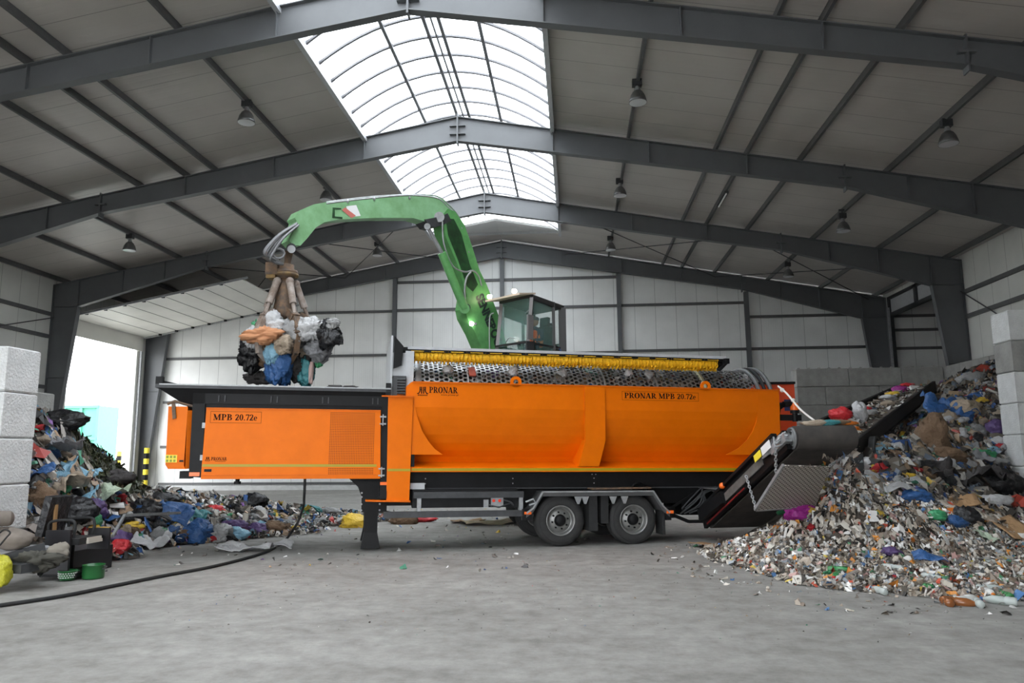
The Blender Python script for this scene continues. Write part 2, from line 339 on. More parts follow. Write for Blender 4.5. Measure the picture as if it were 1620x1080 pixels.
# sagging bracing rods in the last bay
RODM = mat('thin_dark_rod', (.05, .05, .052), .6)
for k, (a, b, pl) in enumerate((((-14.4, 0), (-8.85, 1), 'left roof slope, falling towards the gate'), ((-14.4, 1), (-8.85, 0), 'left roof slope, rising from the gate'), ((3.5, 0), (11.6, 1), 'right roof slope, nearer the ridge and rising left'), ((3.5, 1), (11.6, 0), 'right roof slope, nearer the ridge and falling right'), ((11.6, 0), (19.5, 1), 'lower right roof slope, falling to the corner'), ((11.6, 1), (19.5, 0), 'lower right roof slope, rising to the corner'), ((-8.85, 0), (-3.5, 1), 'left roof slope beside the roof light, rising right'), ((-8.85, 1), (-3.5, 0), 'left roof slope beside the roof light, falling right'))):
    P = [(XR+o, YF[3]+.1+(YF[4]-YF[3]-.2)*t, ztop(o)-.25) for o, t in (a, b)]
    single('bracing_rod', MB().cyl(P[0], P[1], .022, n=6), RODM, 'thin diagonal bracing rod under the '+pl, 'rod', 'roof bracing rods')
single('bracing_rod', MB().cyl((XR_-.2, 32.2, 8.5), (XR_-.2, 26.5, 5.2), .025, n=6), RODM, 'diagonal bracing rod on right side wall above the block tower', 'rod', 'wall bracing rods')
single('bracing_rod', MB().cyl((XL_+.2, 32.2, 8.3), (XL_+.2, 24.0, 5.9), .025, n=6), RODM, 'diagonal bracing rod on left side wall above the block wall', 'rod', 'wall bracing rods')
# ---------------- gate with raised sectional door
dr = struct('door_1', MB().prism([(XL_+.25, LD0-.7, LDZ+.55), (XL_+.25, LD1+.2, LDZ+.55), (-15.6, LD1+.2, 10.12), (-15.6, LD0-.7, 10.12)], [(XL_+.25, LD0-.7, LDZ+.6), (XL_+.25, LD1+.2, LDZ+.6), (-15.6, LD1+.2, 10.17), (-15.6, LD0-.7, 10.17)]), DOORM, 'raised white sectional gate door hanging under the roof')
part('lower_section', MB().span((XL_+.15, LD0-.7, LDZ-.25), (XL_+.2, LD1+.2, LDZ+.55)), DOORM, dr)
jb = MB(); hb = MB()
for i in range(1, 9):
    t = i/9; x = XL_+.25+(-15.6-XL_-.25)*t; z = LDZ+.55+(10.12-LDZ-.55)*t
    jb.span((x-.012, LD0-.7, z-.012), (x+.012, LD1+.2, z-.001))
    for yy in (LD0-.66, LD1+.16): hb.box((x, yy, z-.05), (.14, .08, .1))
part('panel_joints', jb, PURL, dr); part('hinges', hb, BLACK, dr)
for yy in (LD0-.78, LD1+.26):
    part('guide_rail', MB().beam((XL_+.2, yy, LDZ+.5), (-15.2, yy, 10.15), .06, .09).span((XL_+.02, yy-.05, 0), (XL_+.14, yy+.05, LDZ+.5)), GREYM, dr)
d2 = struct('door_2', MB().span((XR_-.3, 33.0, 0), (XR_-.2, 33.12, 9.2)), GREYM, 'frame of the dark opening behind the right bunker')
part('header_frame', MB().span((XR_-.05, 32.9, 8.8), (XR_+.15, 39.9, 8.98)).span((XR_-.05, 32.9, 9.7), (XR_+.15, 39.9, 9.85)).span((XR_-.05, 36.6, 8.8), (XR_+.15, 36.85, 9.85)).span((XR_-.05, 39.7, 0), (XR_+.15, 39.9, 9.85)), DARKM, d2)
part('header_panel', MB().span((XR_+.05, 32.9, 8.98), (XR_+.09, 39.7, 9.7)), LIGHTM, d2)
part('guide_rail', MB().span((XR_-.3, 39.3, 0), (XR_-.2, 39.42, 9.2)), GREYM, d2)
# outside and at the gate
def bollard(x, y, lab, h=1.15):
    r_ = root('bollard', lab, 'bollard', (x, y, 0), group='striped bollards at the gate')
    n = 8
    for i in range(n): part('yellow_band' if i % 2 else 'black_band', MB().cyl((x, y, i*h/n), (x, y, (i+1)*h/n), .14, n=16), YSIGN if i % 2 else BLACK, r_)
bollard(-23.72, 39.9, 'yellow and black striped bollard inside the gate corner', 2.35)
bollard(-27.6, 43.5, 'yellow and black striped bollard outside in the yard', 2.2)
r_ = root('waste_container', 'pale green ribbed steel container in the bright yard outside the gate', 'container', (-33, 48, 0))
TEAL = mat('mint_green_paint', (.09, .34, .25), .5, noise_amt=.1)
m_ = MB().span((-38, 48, .7), (-32.1, 50.2, 5.3)); part('body', m_, TEAL, r_)
m_ = MB()
for x in (-38, -36.3, -34.6, -33.4, -32.2): m_.span((x, 47.85, .7), (x+.18, 48, 5.3))
for z in (.7, 3.0, 5.15): m_.span((-38, 47.82, z), (-32.05, 48, z+.18))
part('ribs', m_, TEAL, r_)
m_ = MB()
for x in (-37, -33):
    for yy in (48.2, 49.8): m_.cyl((x, yy, .35), (x, yy+.2, .35), .35)
part('wheels', m_.span((-37.8, 48.3, .3), (-32.3, 49.9, .7)), BLACK, r_)

# ---------------- concrete blocks
BH = .744
def bump_block(a, b, lab, group, m=CONC, studs=False, axis=0):
    mb = MB(); x0, y0, z0 = a; x1, y1, z1 = b; c = .025; j = lambda: random.uniform(-.006, .006); dx, dy = (0, j()) if axis == 0 else (j(), 0)
    B = [(x0+c, y0+c), (x1-c, y0+c), (x1-c, y1-c), (x0+c, y1-c)]; T = [(x0, y0), (x1, y0), (x1, y1), (x0, y1)]
    lv = [(z0+.004, B), (z0+.03, T), (z1-.03, T), (z1-.006, B)]
    vs = [(p[0]+dx, p[1]+dy, z) for z, q in lv for p in q]; fs = [(3, 2, 1, 0), (12, 13, 14, 15)]
    for i in range(3):
        for k in range(4): fs.append((i*4+k, i*4+(k+1) % 4, i*4+4+(k+1) % 4, i*4+4+k))
    mb.add(vs, fs)
    if studs:
        L = (x1-x0, y1-y0)[axis]; n = max(1, int(L/.34))
        for i in range(n):
            t = (i+.5)/n*L; cx, cy = (x0+t, y0+.375) if axis == 0 else (x0+.375, y0+t)
            mb.cyl((cx+dx, cy+dy, z1-.01), (cx+dx, cy+dy, z1+.07), .1, .04, n=8)
    single('concrete_block', mb, m, lab, 'concrete block', group)
ORD = ['bottom', 'second', 'third', 'fourth', 'fifth', 'sixth', 'top']
for i in range(7):     # right tower and the wall it ends
    o = 'topmost' if i == 6 else ORD[i]+' from the floor' if i else 'bottom'
    bump_block((10.4, 18.54, i*BH), (11.15, 19.29, i*BH+BH), 'end block of right front tower, %s course' % o, 'blocks of the right front wall', CONCL if i != 5 else CONC)
    bump_block((11.16, 18.54, i*BH), (13.4, 19.29, i*BH+BH), 'long block at right picture edge, %s course' % o, 'blocks of the right front wall')
for i in range(5):     # left tower
    o = ['bottom', 'second from the floor', 'third from the floor', 'fourth from the floor', 'topmost'][i]
    z0 = i*BH-.045 if i else 0; z1 = (i+1)*BH-.045
    bump_block((-10.65, 11.25, z0), (-9.16, 12.0, z1), 'whitish end block of the left block wall, %s course' % o, 'blocks of the left wall', CONCL)
for i in range(7):     # back bunker wall, staggered
    o = 'topmost' if i == 6 else ORD[i]+' from the floor' if i else 'bottom'
    xs = [8.99, 11.05, 13.1, 14.72] if i % 2 == 0 else [8.99, 10.1, 12.2, 14.3, 14.72]
    for k in range(len(xs)-1):
        bump_block((xs[k], 31.0, i*BH), (xs[k+1]-.025, 31.75, i*BH+BH), 'far bunker wall block, %s course, %s from the left end' % (o, ['first', 'second', 'third', 'fourth'][k]), 'blocks of the far bunker wall', studs=(i == 6))
ys = [19.3, 21.4, 23.5, 25.6, 27.7, 29.8, 31.75]
for i in range(4, 7):
    for k in range(6):
        bump_block((14.74, ys[k], i*BH), (15.48, ys[k+1]-.025, i*BH+BH), 'bunker side wall block, %s course, number %s from the tower' % ('topmost' if i == 6 else ORD[i]+' from the floor', ['one', 'two', 'three', 'four', 'five', 'six'][k]), 'blocks of the right bunker side wall', axis=1, studs=(i == 6))
m_ = MB().span((14.74, 19.3, 0), (15.48, 31.74, 4*BH)); struct('trim_10', m_, CONC, 'lower courses of the bunker side wall behind the heap')
for i in range(5):
    z = i*.675; bump_block((-13.9, 16.0, z), (-12.35, 16.75, z+.67), 'distant block of the left wall behind the dark heap, %s course' % ['bottom', 'second from the floor', 'third from the floor', 'fourth from the floor', 'topmost'][i], 'blocks behind the left heap')

# ---------------- hanging lamps
def lamp(x, y, z, lab):
    r_ = root('high_bay_lamp', lab, 'lamp', (x, y, z), group='high bay lamps'); zt = zroof(x-XR)-.15
    part('hanger', MB().cyl((x, y, z+.5), (x, y, zt), .018, n=6).span((x-.12, y-.03, zt-.06), (x+.12, y+.03, zt)), DARKM, r_)
    part('ballast_box', MB().span((x-.15, y-.09, z+.36), (x+.13, y+.09, z+.56)), DARKM, r_)
    part('neck', MB().lathe([(.06, .36), (.07, .30), (.085, .24), (.1, .2)], (x, y, z), n=16), GREYM, r_)
    sh = part('reflector', MB().lathe([(.09, .22), (.15, .17), (.21, .06), (.245, -.06), (.262, -.15), (.25, -.15), (.235, -.06), (.2, .05), (.09, .19)], (x, y, z), n=28), LAMPM, r_)
    part('front_glass', MB().lathe([(.25, -.15), (.12, -.165), (.001, -.17)], (x, y, z), n=24), LGLASS, r_)
LAMPM = mat('dusty_lamp_aluminium', (.2, .2, .2), .4, .6, noise_amt=.3); LGLASS = mat('dusty_lamp_glass', (.6, .6, .62), .3)
for px, py, Y, lab in ((390, 187, 20.6, 'hanging lamp nearest on left roof slope, beside the big roof light'), (1009, 155, 20.6, 'hanging lamp nearest right of the big roof light'),
    (1500, 220, 20.6, 'hanging lamp at far right under the right roof slope, largest there'), (205, 391, 28.5, 'hanging lamp at far left above the block wall'),
    (516, 311, 28.5, 'hanging lamp just behind the green arm'), (981, 304, 28.5, 'middle one of the three hanging lamps right of the roof light'),
    (1334, 360, 28.5, 'hanging lamp in the middle of the right row of outer lamps'), (597, 400, 36.3, 'hanging lamp under the green arm near the far frame'),
    (966, 391, 36.3, 'hanging lamp right of the roof light, farthest of its row'), (1247, 433, 36.3, 'dark hanging lamp near the end wall on the right')):
    p = atY(px, py, Y); lamp(p[0], p[1], p[2], lab)
p0, p1 = atY(1112, 275, 30.5), atY(1090, 318, 30.9)
r_ = root('tube_light', 'slim tube light fixed along a purlin right of the roof light', 'lamp', (XR+9.85, 29.5, zroof(9.88)-.3))
part('housing', MB().span((XR+9.8, 28.0, zroof(9.88)-.3), (XR+9.95, 29.6, zroof(9.88)-.22)), DARKM, r_)
part('tube', MB().cyl((XR+9.87, 28.05, zroof(9.88)-.33), (XR+9.87, 29.55, zroof(9.88)-.33), .035, n=8), WSIGN, r_)

# ================================================================== SCREENING MACHINE (local frame: x along its length, y away from camera, z up)
TH, TILT = math.radians(16.5), .0107
P0 = Vector((-.33, 15.56, 0))
MM = Matrix.Translation(P0) @ Matrix.Rotation(TH, 4, 'Z') @ Matrix.Rotation(math.atan(TILT), 4, 'Y')
MI = MM.inverted()
mach = root('trommel_screen', 'long orange and black mobile drum screen on a twin axle trailer', 'waste screening machine', M=MM)
def P(name, mb, m, par=None, label=None): return part(name, mb, m, par or mach, local=True, label=label)
# ---- writing: hand-made serif capitals as stroke polygons, unit cap height
def arc(cx, cy, ro, rp, ri, rq, a0, a1, n=14):
    A = [(cx+ro*math.cos(math.radians(a0+(a1-a0)*i/n)), cy+rp*math.sin(math.radians(a0+(a1-a0)*i/n))) for i in range(n+1)]
    B = [(cx+ri*math.cos(math.radians(a0+(a1-a0)*i/n)), cy+rq*math.sin(math.radians(a0+(a1-a0)*i/n))) for i in range(n+1)]
    return [[A[i], A[i+1], B[i+1], B[i]] for i in range(n)]
R_ = lambda x0, y0, x1, y1: [[(x0, y0), (x1, y0), (x1, y1), (x0, y1)]]
D_ = lambda x0, y0, x1, y1, w: [[(x0-w/2, y0), (x0+w/2, y0), (x1+w/2, y1), (x1-w/2, y1)]]
sf = lambda x0, x1, y: R_(x0, y, x1, y+.085)
bowl = lambda x, yc, ry, rx=.3: arc(x, yc, rx, ry, rx-.19, ry-.085, -90, 90)+R_(.2, yc+ry-.06, x, yc+ry)+R_(.2, yc-ry, x, yc-ry+.06)
GL = {'P': (.72, R_(.12, 0, .31, 1)+sf(.02, .42, 0)+sf(.02, .3, .94)+bowl(.38, .72, .28)),
 'R': (.84, R_(.12, 0, .31, 1)+sf(.02, .42, 0)+sf(.02, .3, .94)+bowl(.38, .73, .27)+D_(.7, 0, .42, .48, .22)+sf(.56, .88, 0)),
 'B': (.78, R_(.12, 0, .31, 1)+sf(.02, .3, 0)+sf(.02, .3, .94)+bowl(.38, .76, .24, .28)+bowl(.4, .27, .27, .32)),
 'O': (.86, arc(.42, .5, .41, .53, .18, .44, 0, 360, 26)), '0': (.56, arc(.27, .5, .26, .52, .09, .44, 0, 360, 22)),
 'N': (.88, R_(.12, 0, .21, 1)+R_(.67, 0, .76, 1)+D_(.66, 0, .17, 1, .2)+sf(.03, .3, 0)+sf(.0, .2, .94)+sf(.58, .85, .94)),
 'A': (.84, D_(.1, 0, .4, 1, .1)+D_(.68, 0, .42, 1, .22)+R_(.2, .3, .6, .36)+sf(-.02, .24, 0)+sf(.5, .88, 0)),
 'M': (1.06, R_(.12, 0, .18, 1)+R_(.76, 0, .94, 1)+D_(.48, .05, .17, 1, .2)+D_(.48, .05, .8, 1, .1)+sf(.02, .29, 0)+sf(.0, .2, .94)+sf(.66, 1.04, 0)+sf(.82, 1.04, .94)),
 '2': (.56, arc(.25, .74, .25, .27, .08, .21, -20, 180)+[[(.02, .08), (.2, .08), (.5, .62), (.33, .66)]]+R_(.02, 0, .5, .14)+R_(.44, .1, .5, .26)),
 '7': (.54, R_(.03, .84, .5, 1)+[[(.14, 0), (.3, 0), (.5, .9), (.4, .9)]]+R_(.03, .72, .09, .9)),
 '.': (.26, arc(.13, .09, .09, .09, .0, .0, 0, 360, 8)), ' ': (.34, []),
 'e': (.52, arc(.24, .33, .23, .35, .08, .29, 0, 320)+R_(.1, .33, .47, .39)),
 'w': (.8, D_(.28, 0, .1, .66, .12)+D_(.28, 0, .42, .66, .06)+D_(.56, 0, .4, .66, .12)+D_(.56, 0, .74, .66, .06)),
 'p': (.56, R_(.08, -.3, .2, .66)+arc(.26, .33, .22, .34, .08, .27, 0, 360)), 'r': (.42, R_(.08, 0, .2, .66)+arc(.3, .44, .16, .22, .08, .14, 40, 150)),
 'o': (.54, arc(.26, .33, .24, .35, .11, .28, 0, 360)), 'n': (.58, R_(.06, 0, .18, .66)+R_(.38, 0, .5, .5)+arc(.28, .46, .22, .2, .1, .13, 0, 180)),
 'a': (.52, R_(.34, 0, .46, .5)+arc(.25, .48, .21, .19, .1, .12, 0, 170)+arc(.22, .2, .18, .21, .07, .14, 0, 360)), 'l': (.28, R_(.08, 0, .2, 1))}
def word(s, x, z, h, width, fn, mb=None):
    mb = mb or MB(); tot = sum(GL[c][0] for c in s); k = width/tot/h; cx = x
    for c in s:
        for q in GL[c][1]:
            mb.add([fn(cx+px*h*k, z+py*h) for px, py in q], [(0, 1, 2, 3)])
        cx += GL[c][0]*h*k
    return mb
front = lambda v: (lambda x, z: (x, v, z))
def logo(x, z, h, v, mb):
    S = lambda px, pz: (x+px*h, v, z+pz*h)
    for sx in (-1, 1):
        for q in ([(.06, .12), (.2, .12), (.2, 1), (.06, 1)], [(.26, .45), (.4, .45), (.4, 1), (.26, 1)], [(.26, .45), (.4, .45), (.55, .2), (.45, .12)], [(.45, .2), (.45, .08), (.7, .08), (.7, .2)], [(.04, .5), (.3, .62), (.3, .7), (.04, .58)]):
            mb.add([S(.7+sx*a, b) for a, b in q], [(0, 1, 2, 3)])
    for i in range(6): mb.add([S(.1+i*.21, -.12), S(.26+i*.21, -.12), S(.26+i*.21, .0), S(.1+i*.21, .0)], [(0, 1, 2, 3)])
    return mb
# ---- front power module
m_ = MB().span((-7.08, .02, 1.45), (-3.6, 2.45, 2.98)); P('engine_housing', m_, BLACK)
p_ = P('corner_post', MB().ext([(-7.19, 2.99), (-6.97, 2.99), (-6.94, 1.4), (-7.17, 1.42)], lambda x, z: (x, -.03, z), lambda x, z: (x, .2, z)), BLACK)
P('hinges', MB().span((-6.99, -.05, 2.32), (-6.93, -.02, 2.42)).span((-6.99, -.05, 1.72), (-6.93, -.02, 1.82)), GREYM, p_)
P('marker_lamp', MB().span((-7.16, -.05, 1.43), (-6.98, -.03, 1.5)), AMBER, p_)
tb = P('top_beam', MB().span((-7.19, -.03, 2.78), (-3.5, .15, 2.98)), BLACK)
m_ = MB()
for x in (-6.73, -6.62, -5.78, -5.67, -4.82, -4.71, -3.86, -3.76): m_.span((x, -.06, 2.82), (x+.02, -.03, 2.94))
P('hinge_pins', m_, DARKM, tb)
pan = P('side_door', MB().ext([(-6.93, 2.7), (-3.69, 2.7), (-3.66, 1.375), (-6.95, 1.375)], lambda x, z: (x, -.06, z), lambda x, z: (x, .02, z)), ORANGE)
P('fold_line', MB().ext([(-6.93, 2.705), (-3.69, 2.705), (-3.69, 2.685), (-6.93, 2.685)], lambda x, z: (x, -.075, z), lambda x, z: (x, -.05, z)).ext([(-6.94, 1.455), (-3.67, 1.455), (-3.66, 1.44), (-6.94, 1.44)], lambda x, z: (x, -.07, z), lambda x, z: (x, -.05, z)), ORANGE_D, pan)
m_ = MB(); nx, nz = 27, 37
for i in range(nx):
    for j in range(nz):
        x = -4.64+i*(.83/(nx-1)); z = 1.47+j*(1.17/(nz-1))
        if 1.57 < z < 1.66: continue
        m_.add([(x-.0085, -.0612, z-.0085), (x+.0085, -.0612, z-.0085), (x+.0085, -.0612, z+.0085), (x-.0085, -.0612, z+.0085)], [(0, 1, 2, 3)])
P('vent_holes', m_, mat('dark_vent_hole', (.12, .02, .003), .9), pan)
P('reflective_strip', MB().span((-6.94, -.063, 1.6), (-3.74, -.0605, 1.65)), STRIPE, pan)
P('model_lettering', word('MPB 20.72e', -6.80, 2.47, .115, .8, front(-.063)), INK, pan)
m_ = MB()
for a, b in (((-6.85, 2.42), (-5.93, 2.425)), ((-6.85, 2.63), (-5.93, 2.635)), ((-6.85, 2.42), (-6.845, 2.635)), ((-5.935, 2.42), (-5.93, 2.635))): m_.span((a[0], -.0625, a[1]), (b[0], -.061, b[1]))
P('lettering_outline', m_, INK, pan)
m_ = logo(-6.9, 1.715, .07, -.063, MB()); word('PRONAR', -6.79, 1.72, .06, .28, front(-.063), m_); m_.span((-6.72, -.0625, 1.70), (-6.53, -.061, 1.706)); P('maker_lettering', m_, INK, pan)
P('door_handle', MB().span((-6.9, -.066, 1.51), (-6.77, -.061, 1.56)).span((-6.88, -.07, 1.515), (-6.79, -.066, 1.525)), BLACK, pan)
P('hinges', MB().span((-3.7, -.09, 2.56), (-3.58, -.04, 2.59)).span((-3.7, -.09, 2.42), (-3.58, -.04, 2.45)).span((-3.7, -.09, 1.55), (-3.58, -.04, 1.58)).span((-3.7, -.09, 1.42), (-3.58, -.04, 1.45)).cyl((-3.64, -.08, 2.4), (-3.64, -.08, 2.62), .014, n=6).cyl((-3.64, -.08, 1.4), (-3.64, -.08, 1.6), .014, n=6), GREYM, pan)
eb = P('front_cover', MB().prism([(-7.62, .02, 2.72), (-7.27, -.02, 2.72), (-7.27, -.02, 1.62), (-7.24, -.02, 1.56), (-7.55, .02, 1.56), (-7.6, .02, 1.64)], [(-7.62, 2.3, 2.72), (-7.27, 2.3, 2.72), (-7.27, 2.3, 1.62), (-7.24, 2.3, 1.56), (-7.55, 2.3, 1.56), (-7.6, 2.3, 1.64)]), ORANGE)
P('cover_side', MB().prism([(-7.275, -.018, 2.65), (-7.13, .1, 2.65), (-7.1, .1, 1.6), (-7.24, -.018, 1.56)], [(-7.275, 2.2, 2.65), (-7.13, 2.2, 2.65), (-7.1, 2.2, 1.6), (-7.24, 2.2, 1.56)]), ORANGE_D, eb)
P('warning_sticker', MB().span((-7.6, -.012, 1.68), (-7.4, .02, 1.82)), YSIGN, eb)
m_ = MB()
for i in range(3):
    for j in range(2): m_.span((-7.585+i*.062, -.014, 1.69+j*.07), (-7.545+i*.062, -.011, 1.735+j*.07))
P('sticker_marks', m_, mat('sticker_green_print', (.25, .3, .03), .6), eb)
P('small_plate', MB().span((-7.35, -.04, 1.69), (-7.28, -.02, 1.725)), BLACK, eb)
P('cloth_strap', MB().prism([(-7.56, -.04, 2.8), (-7.5, -.04, 2.8), (-7.46, -.04, 2.5), (-7.52, -.04, 2.48)], [(-7.56, 0, 2.8), (-7.5, 0, 2.8), (-7.46, 0, 2.5), (-7.52, 0, 2.48)]).tube([(-7.63, -.02, 2.76), (-7.5, -.04, 2.82), (-7.35, -.02, 2.77), (-7.15, .02, 2.72)], .025), RUST, eb)
P('drain_stub', MB().cyl((-6.35, .3, 1.3), (-6.35, .3, 1.48), .04).cyl((-6.35, .3, 1.27), (-6.35, .3, 1.32), .065), BLACK)
P('frame_foot', MB().span((-7.36, .1, 1.38), (-7.17, .4, 1.52)), BLACK)
# hopper with sloping walls
m_ = MB()
o_ = [(-7.85, -.08), (-3.5, -.08), (-3.5, 2.6), (-7.85, 2.6)]; i_ = [(-7.1, .15), (-3.6, .15), (-3.6, 2.4), (-7.1, 2.4)]
def ringw(mb, A, za, B, zb):
    n = len(A); mb.add([(x, y, za) for x, y in A]+[(x, y, zb) for x, y in B], [(i, (i+1) % n, n+(i+1) % n, n+i) for i in range(n)])
ringw(m_, o_, 3.08, i_, 2.72); ringw(m_, [(x*.995-.03, y) for x, y in o_], 3.08, [(x, y) for x, y in i_], 2.6)
m_.span((-7.0, .2, 2.5), (-3.6, 2.3, 2.62)); h_ = P('hopper', m_, BLACK)
m_ = MB().span((-7.85, -.1, 3.06), (-3.5, -.04, 3.13)).span((-7.85, 2.56, 3.06), (-3.5, 2.62, 3.13)).span((-7.85, -.04, 3.06), (-7.79, 2.56, 3.13)); P('hopper_rim', m_, DARKM, h_)
P('rim_edge', MB().span((-7.78, -.11, 3.115), (-3.5, -.03, 3.14)), GREYM, h_)
P('end_lug', MB().span((-7.85, -.1, 3.13), (-7.73, .05, 3.27)).prism([(-7.73, -.02, 3.14), (-7.45, -.02, 3.14), (-7.73, -.02, 3.2)], [(-7.73, .02, 3.14), (-7.45, .02, 3.14), (-7.73, .02, 3.2)]), BLACK, h_)
P('end_lug', MB().span((-3.6, -.1, 3.0), (-3.5, .05, 3.24)), BLACK, h_)
P('belt', MB().span((-7.0, .4, 2.55), (-3.3, 2.1, 2.68)), BELT, h_)
# black post and orange column
P('upright', MB().ext([(-3.66, 2.97), (-3.54, 2.97), (-3.5, .98), (-3.66, .98)], lambda x, z: (x, -.02, z), lambda x, z: (x, .3, z)).span((-3.6, .1, 1.0), (-3.1, 2.4, 2.95)), BLACK)
c_ = P('orange_column', MB().ext([(-3.55, 2.97), (-3.06, 2.97), (-3.09, .95), (-3.53, .96)], lambda x, z: (x, -.05, z), lambda x, z: (x, .12, z)), ORANGE)
P('foot_flange', MB().prism([(-3.93, -.09, .94), (-3.07, -.09, .92), (-3.07, -.09, .95), (-3.93, -.09, .97)], [(-3.93, .25, .94), (-3.07, .25, .92), (-3.07, .25, .95), (-3.93, .25, .97)]), ORANGE_D, c_)
P('top_flange', MB().span((-3.68, -.1, 2.97), (-3.05, .2, 2.995)), ORANGE_D, c_)
P('reflective_strip', MB().span((-3.52, -.053, 1.515), (-3.08, -.05, 1.565)), STRIPE, c_)
P('marker_lamp', MB().span((-3.66, -.05, 1.25), (-3.53, -.02, 1.31)), AMBER)
P('junction_box', MB().span((-3.66, -.07, 1.0), (-3.53, -.02, 1.14)), BLACK)
# ---- drum tub
prof = [(0, 3.28), (0, 2.95), (.0, 2.78), (.035, 2.6), (.09, 2.42), (.16, 2.24), (.25, 2.08), (.36, 1.93), (.48, 1.8), (.55, 1.70)]
def side(x0, x1, pr, mb=None, th=.03):
    mb = mb or MB(); n = len(pr)
    for i in range(n-1):
        a, b = pr[i], pr[i+1]
        mb.prism([(x0, a[0], a[1]), (x1, a[0], a[1]), (x1, b[0], b[1]), (x0, b[0], b[1])], [(x0, a[0]+th, a[1]), (x1, a[0]+th, a[1]), (x1, b[0]+th, b[1]), (x0, b[0]+th, b[1])])
    return mb
tub = P('drum_housing', side(-3.07, 5.03, prof), ORANGE)
P('bottom_lip', side(-3.07, 4.8, [(.55, 1.70), (.03, 1.6), (0, 1.585), (0, 1.5)]), ORANGE, tub)
P('reflective_strip', MB().span((-3.05, -.004, 1.52), (4.3, .0, 1.572)), STRIPE, tub)
P('top_rim', MB().span((-3.07, -.03, 3.27), (5.05, .06, 3.295)), ORANGE_D, tub)
def gus(pts, sx): return MB().ext(pts, lambda x, z: (x, -.006, z), lambda x, z: (x, .03, z))
P('end_gusset', gus([(-3.07, 3.0), (-2.97, 2.6), (-2.86, 2.3), (-2.73, 2.1), (-2.6, 1.95), (-2.44, 1.84), (-3.07, 1.84)], 1), ORANGE, tub)
P('end_gusset', gus([(5.03, 3.2), (4.52, 3.2), (4.5, 2.9), (4.46, 2.6), (4.36, 2.38), (4.2, 2.17), (4.0, 2.0), (3.7, 1.86), (5.0, 1.86)][::-1], 1), ORANGE, tub)
P('shoulder_plate', MB().ext([(-3.4, 2.99), (-3.07, 2.99), (-3.07, 3.28), (-3.1, 3.28)], lambda x, z: (x, .0, z), lambda x, z: (x, .05, z)), ORANGE, tub)
m_ = MB().span((.52, -.04, 2.15), (.96, .06, 3.26)).prism([(.52, -.04, 2.15), (.96, -.04, 2.15), (.82, .0, 1.61), (.38, .0, 1.61)], [(.52, .6, 2.15), (.96, .6, 2.15), (.82, .6, 1.61), (.38, .6, 1.61)])
P('middle_band', m_, ORANGE, tub)
for x in (-.95, 3.28):
    e_ = P('lifting_eye', MB().lathe([(.12, -.02), (.12, .02), (.055, .02), (.055, -.02), (.12, -.02)], (x, .02, 3.33), (0, 1, 0), 16, False), ORANGE, tub)
m_ = logo(-2.98, 3.03, .16, -.006, MB()); P('logo', m_, INKB, tub)
m_ = word('PRONAR', -2.74, 3.07, .12, .58, front(-.005)); word('www.pronar.pl', -2.5, 3.02, .036, .36, front(-.005), m_); P('maker_lettering', m_, INKB, tub)
P('model_lettering', word('PRONAR MPB 20.72e', 1.4, 3.04, .115, 1.64, front(-.005)), INKB, tub)
m_ = MB()
for a, b in (((1.35, 3.0), (3.1, 3.005)), ((1.35, 3.18), (3.1, 3.185)), ((1.35, 3.0), (1.355, 3.185)), ((3.095, 3.0), (3.1, 3.185))): m_.span((a[0], -.005, a[1]), (b[0], -.002, b[1]))
P('lettering_outline', m_, INK, tub)
P('far_side', side(-3.07, 5.03, [(2.5-a, b) for a, b in prof]), ORANGE_D, tub)
P('end_wall', MB().span((-3.08, .03, 1.5), (-3.0, 2.5, 3.25)).span((4.98, .03, 1.9), (5.02, 2.5, 3.2)), BLACK, tub)
# ---- perforated drum: hexagonal cells with real holes
DA, DZ, DR = 1.25, 2.84, 1.0
m_ = MB(); ncirc = 54; dth = 2*math.pi/ncirc; px = DR*dth; rowp = px*.866
nrow = int(7.75/rowp); vs = []; fs = []
for r in range(nrow):
    for c in range(ncirc):
        a0 = (c+.5*(r % 2))*dth; x0 = -2.95+r*rowp
        if not -.15 < math.sin(a0) : continue
        k = len(vs)
        for rad in (px/math.sqrt(3), px*.385):
            for q in range(6):
                t = math.radians(60*q); dx, ds = rad*math.cos(t), rad*math.sin(t)
                A = a0+ds/DR; vs.append((x0+dx, DA-DR*math.cos(A), DZ+DR*math.sin(A)))
        fs += [(k+q, k+(q+1) % 6, k+6+(q+1) % 6, k+6+q) for q in range(6)]
P('dark_hole_backing', MB().prism([(-3.05, 1.75, 3.86), (4.6, 1.75, 3.86), (4.6, 2.45, 3.2), (-3.05, 2.45, 3.2)], [(-3.05, 1.78, 3.9), (4.6, 1.78, 3.9), (4.6, 2.5, 3.2), (-3.05, 2.5, 3.2)]), BLACK)  # added black plate behind the drum, makes its holes look dark
m_.add(vs, fs); dr_ = P('perforated_drum', m_, DRUMM)
for x, rr, wd, mm in ((-2.98, 1.03, .12, GREYM), (-1.9, 1.012, .03, LIGHTM), (1.1, 1.012, .04, GREYM), (2.3, 1.012, .03, GREYM), (3.42, 1.03, .07, None), (4.72, 1.06, .05, GREYM), (4.86, 1.08, .03, DARKM), (5.0, 1.09, .05, GREYM)):
    mm = mm or mat('pale_worn_ring', (.62, .6, .42), .6, noise_amt=.2)
    P('drum_ring', MB().lathe([(rr, 0), (rr, wd), (rr-.09, wd), (rr-.09, 0), (rr, 0)], (x, DA, DZ), (1, 0, 0), 64, True), mm, dr_)
P('spiral_flight', MB().tube([(-2.9+7.6*i/200, DA-(.93)*math.cos(i*.18), DZ+.93*math.sin(i*.18)) for i in range(201)], .035, 5), DARKM, dr_)
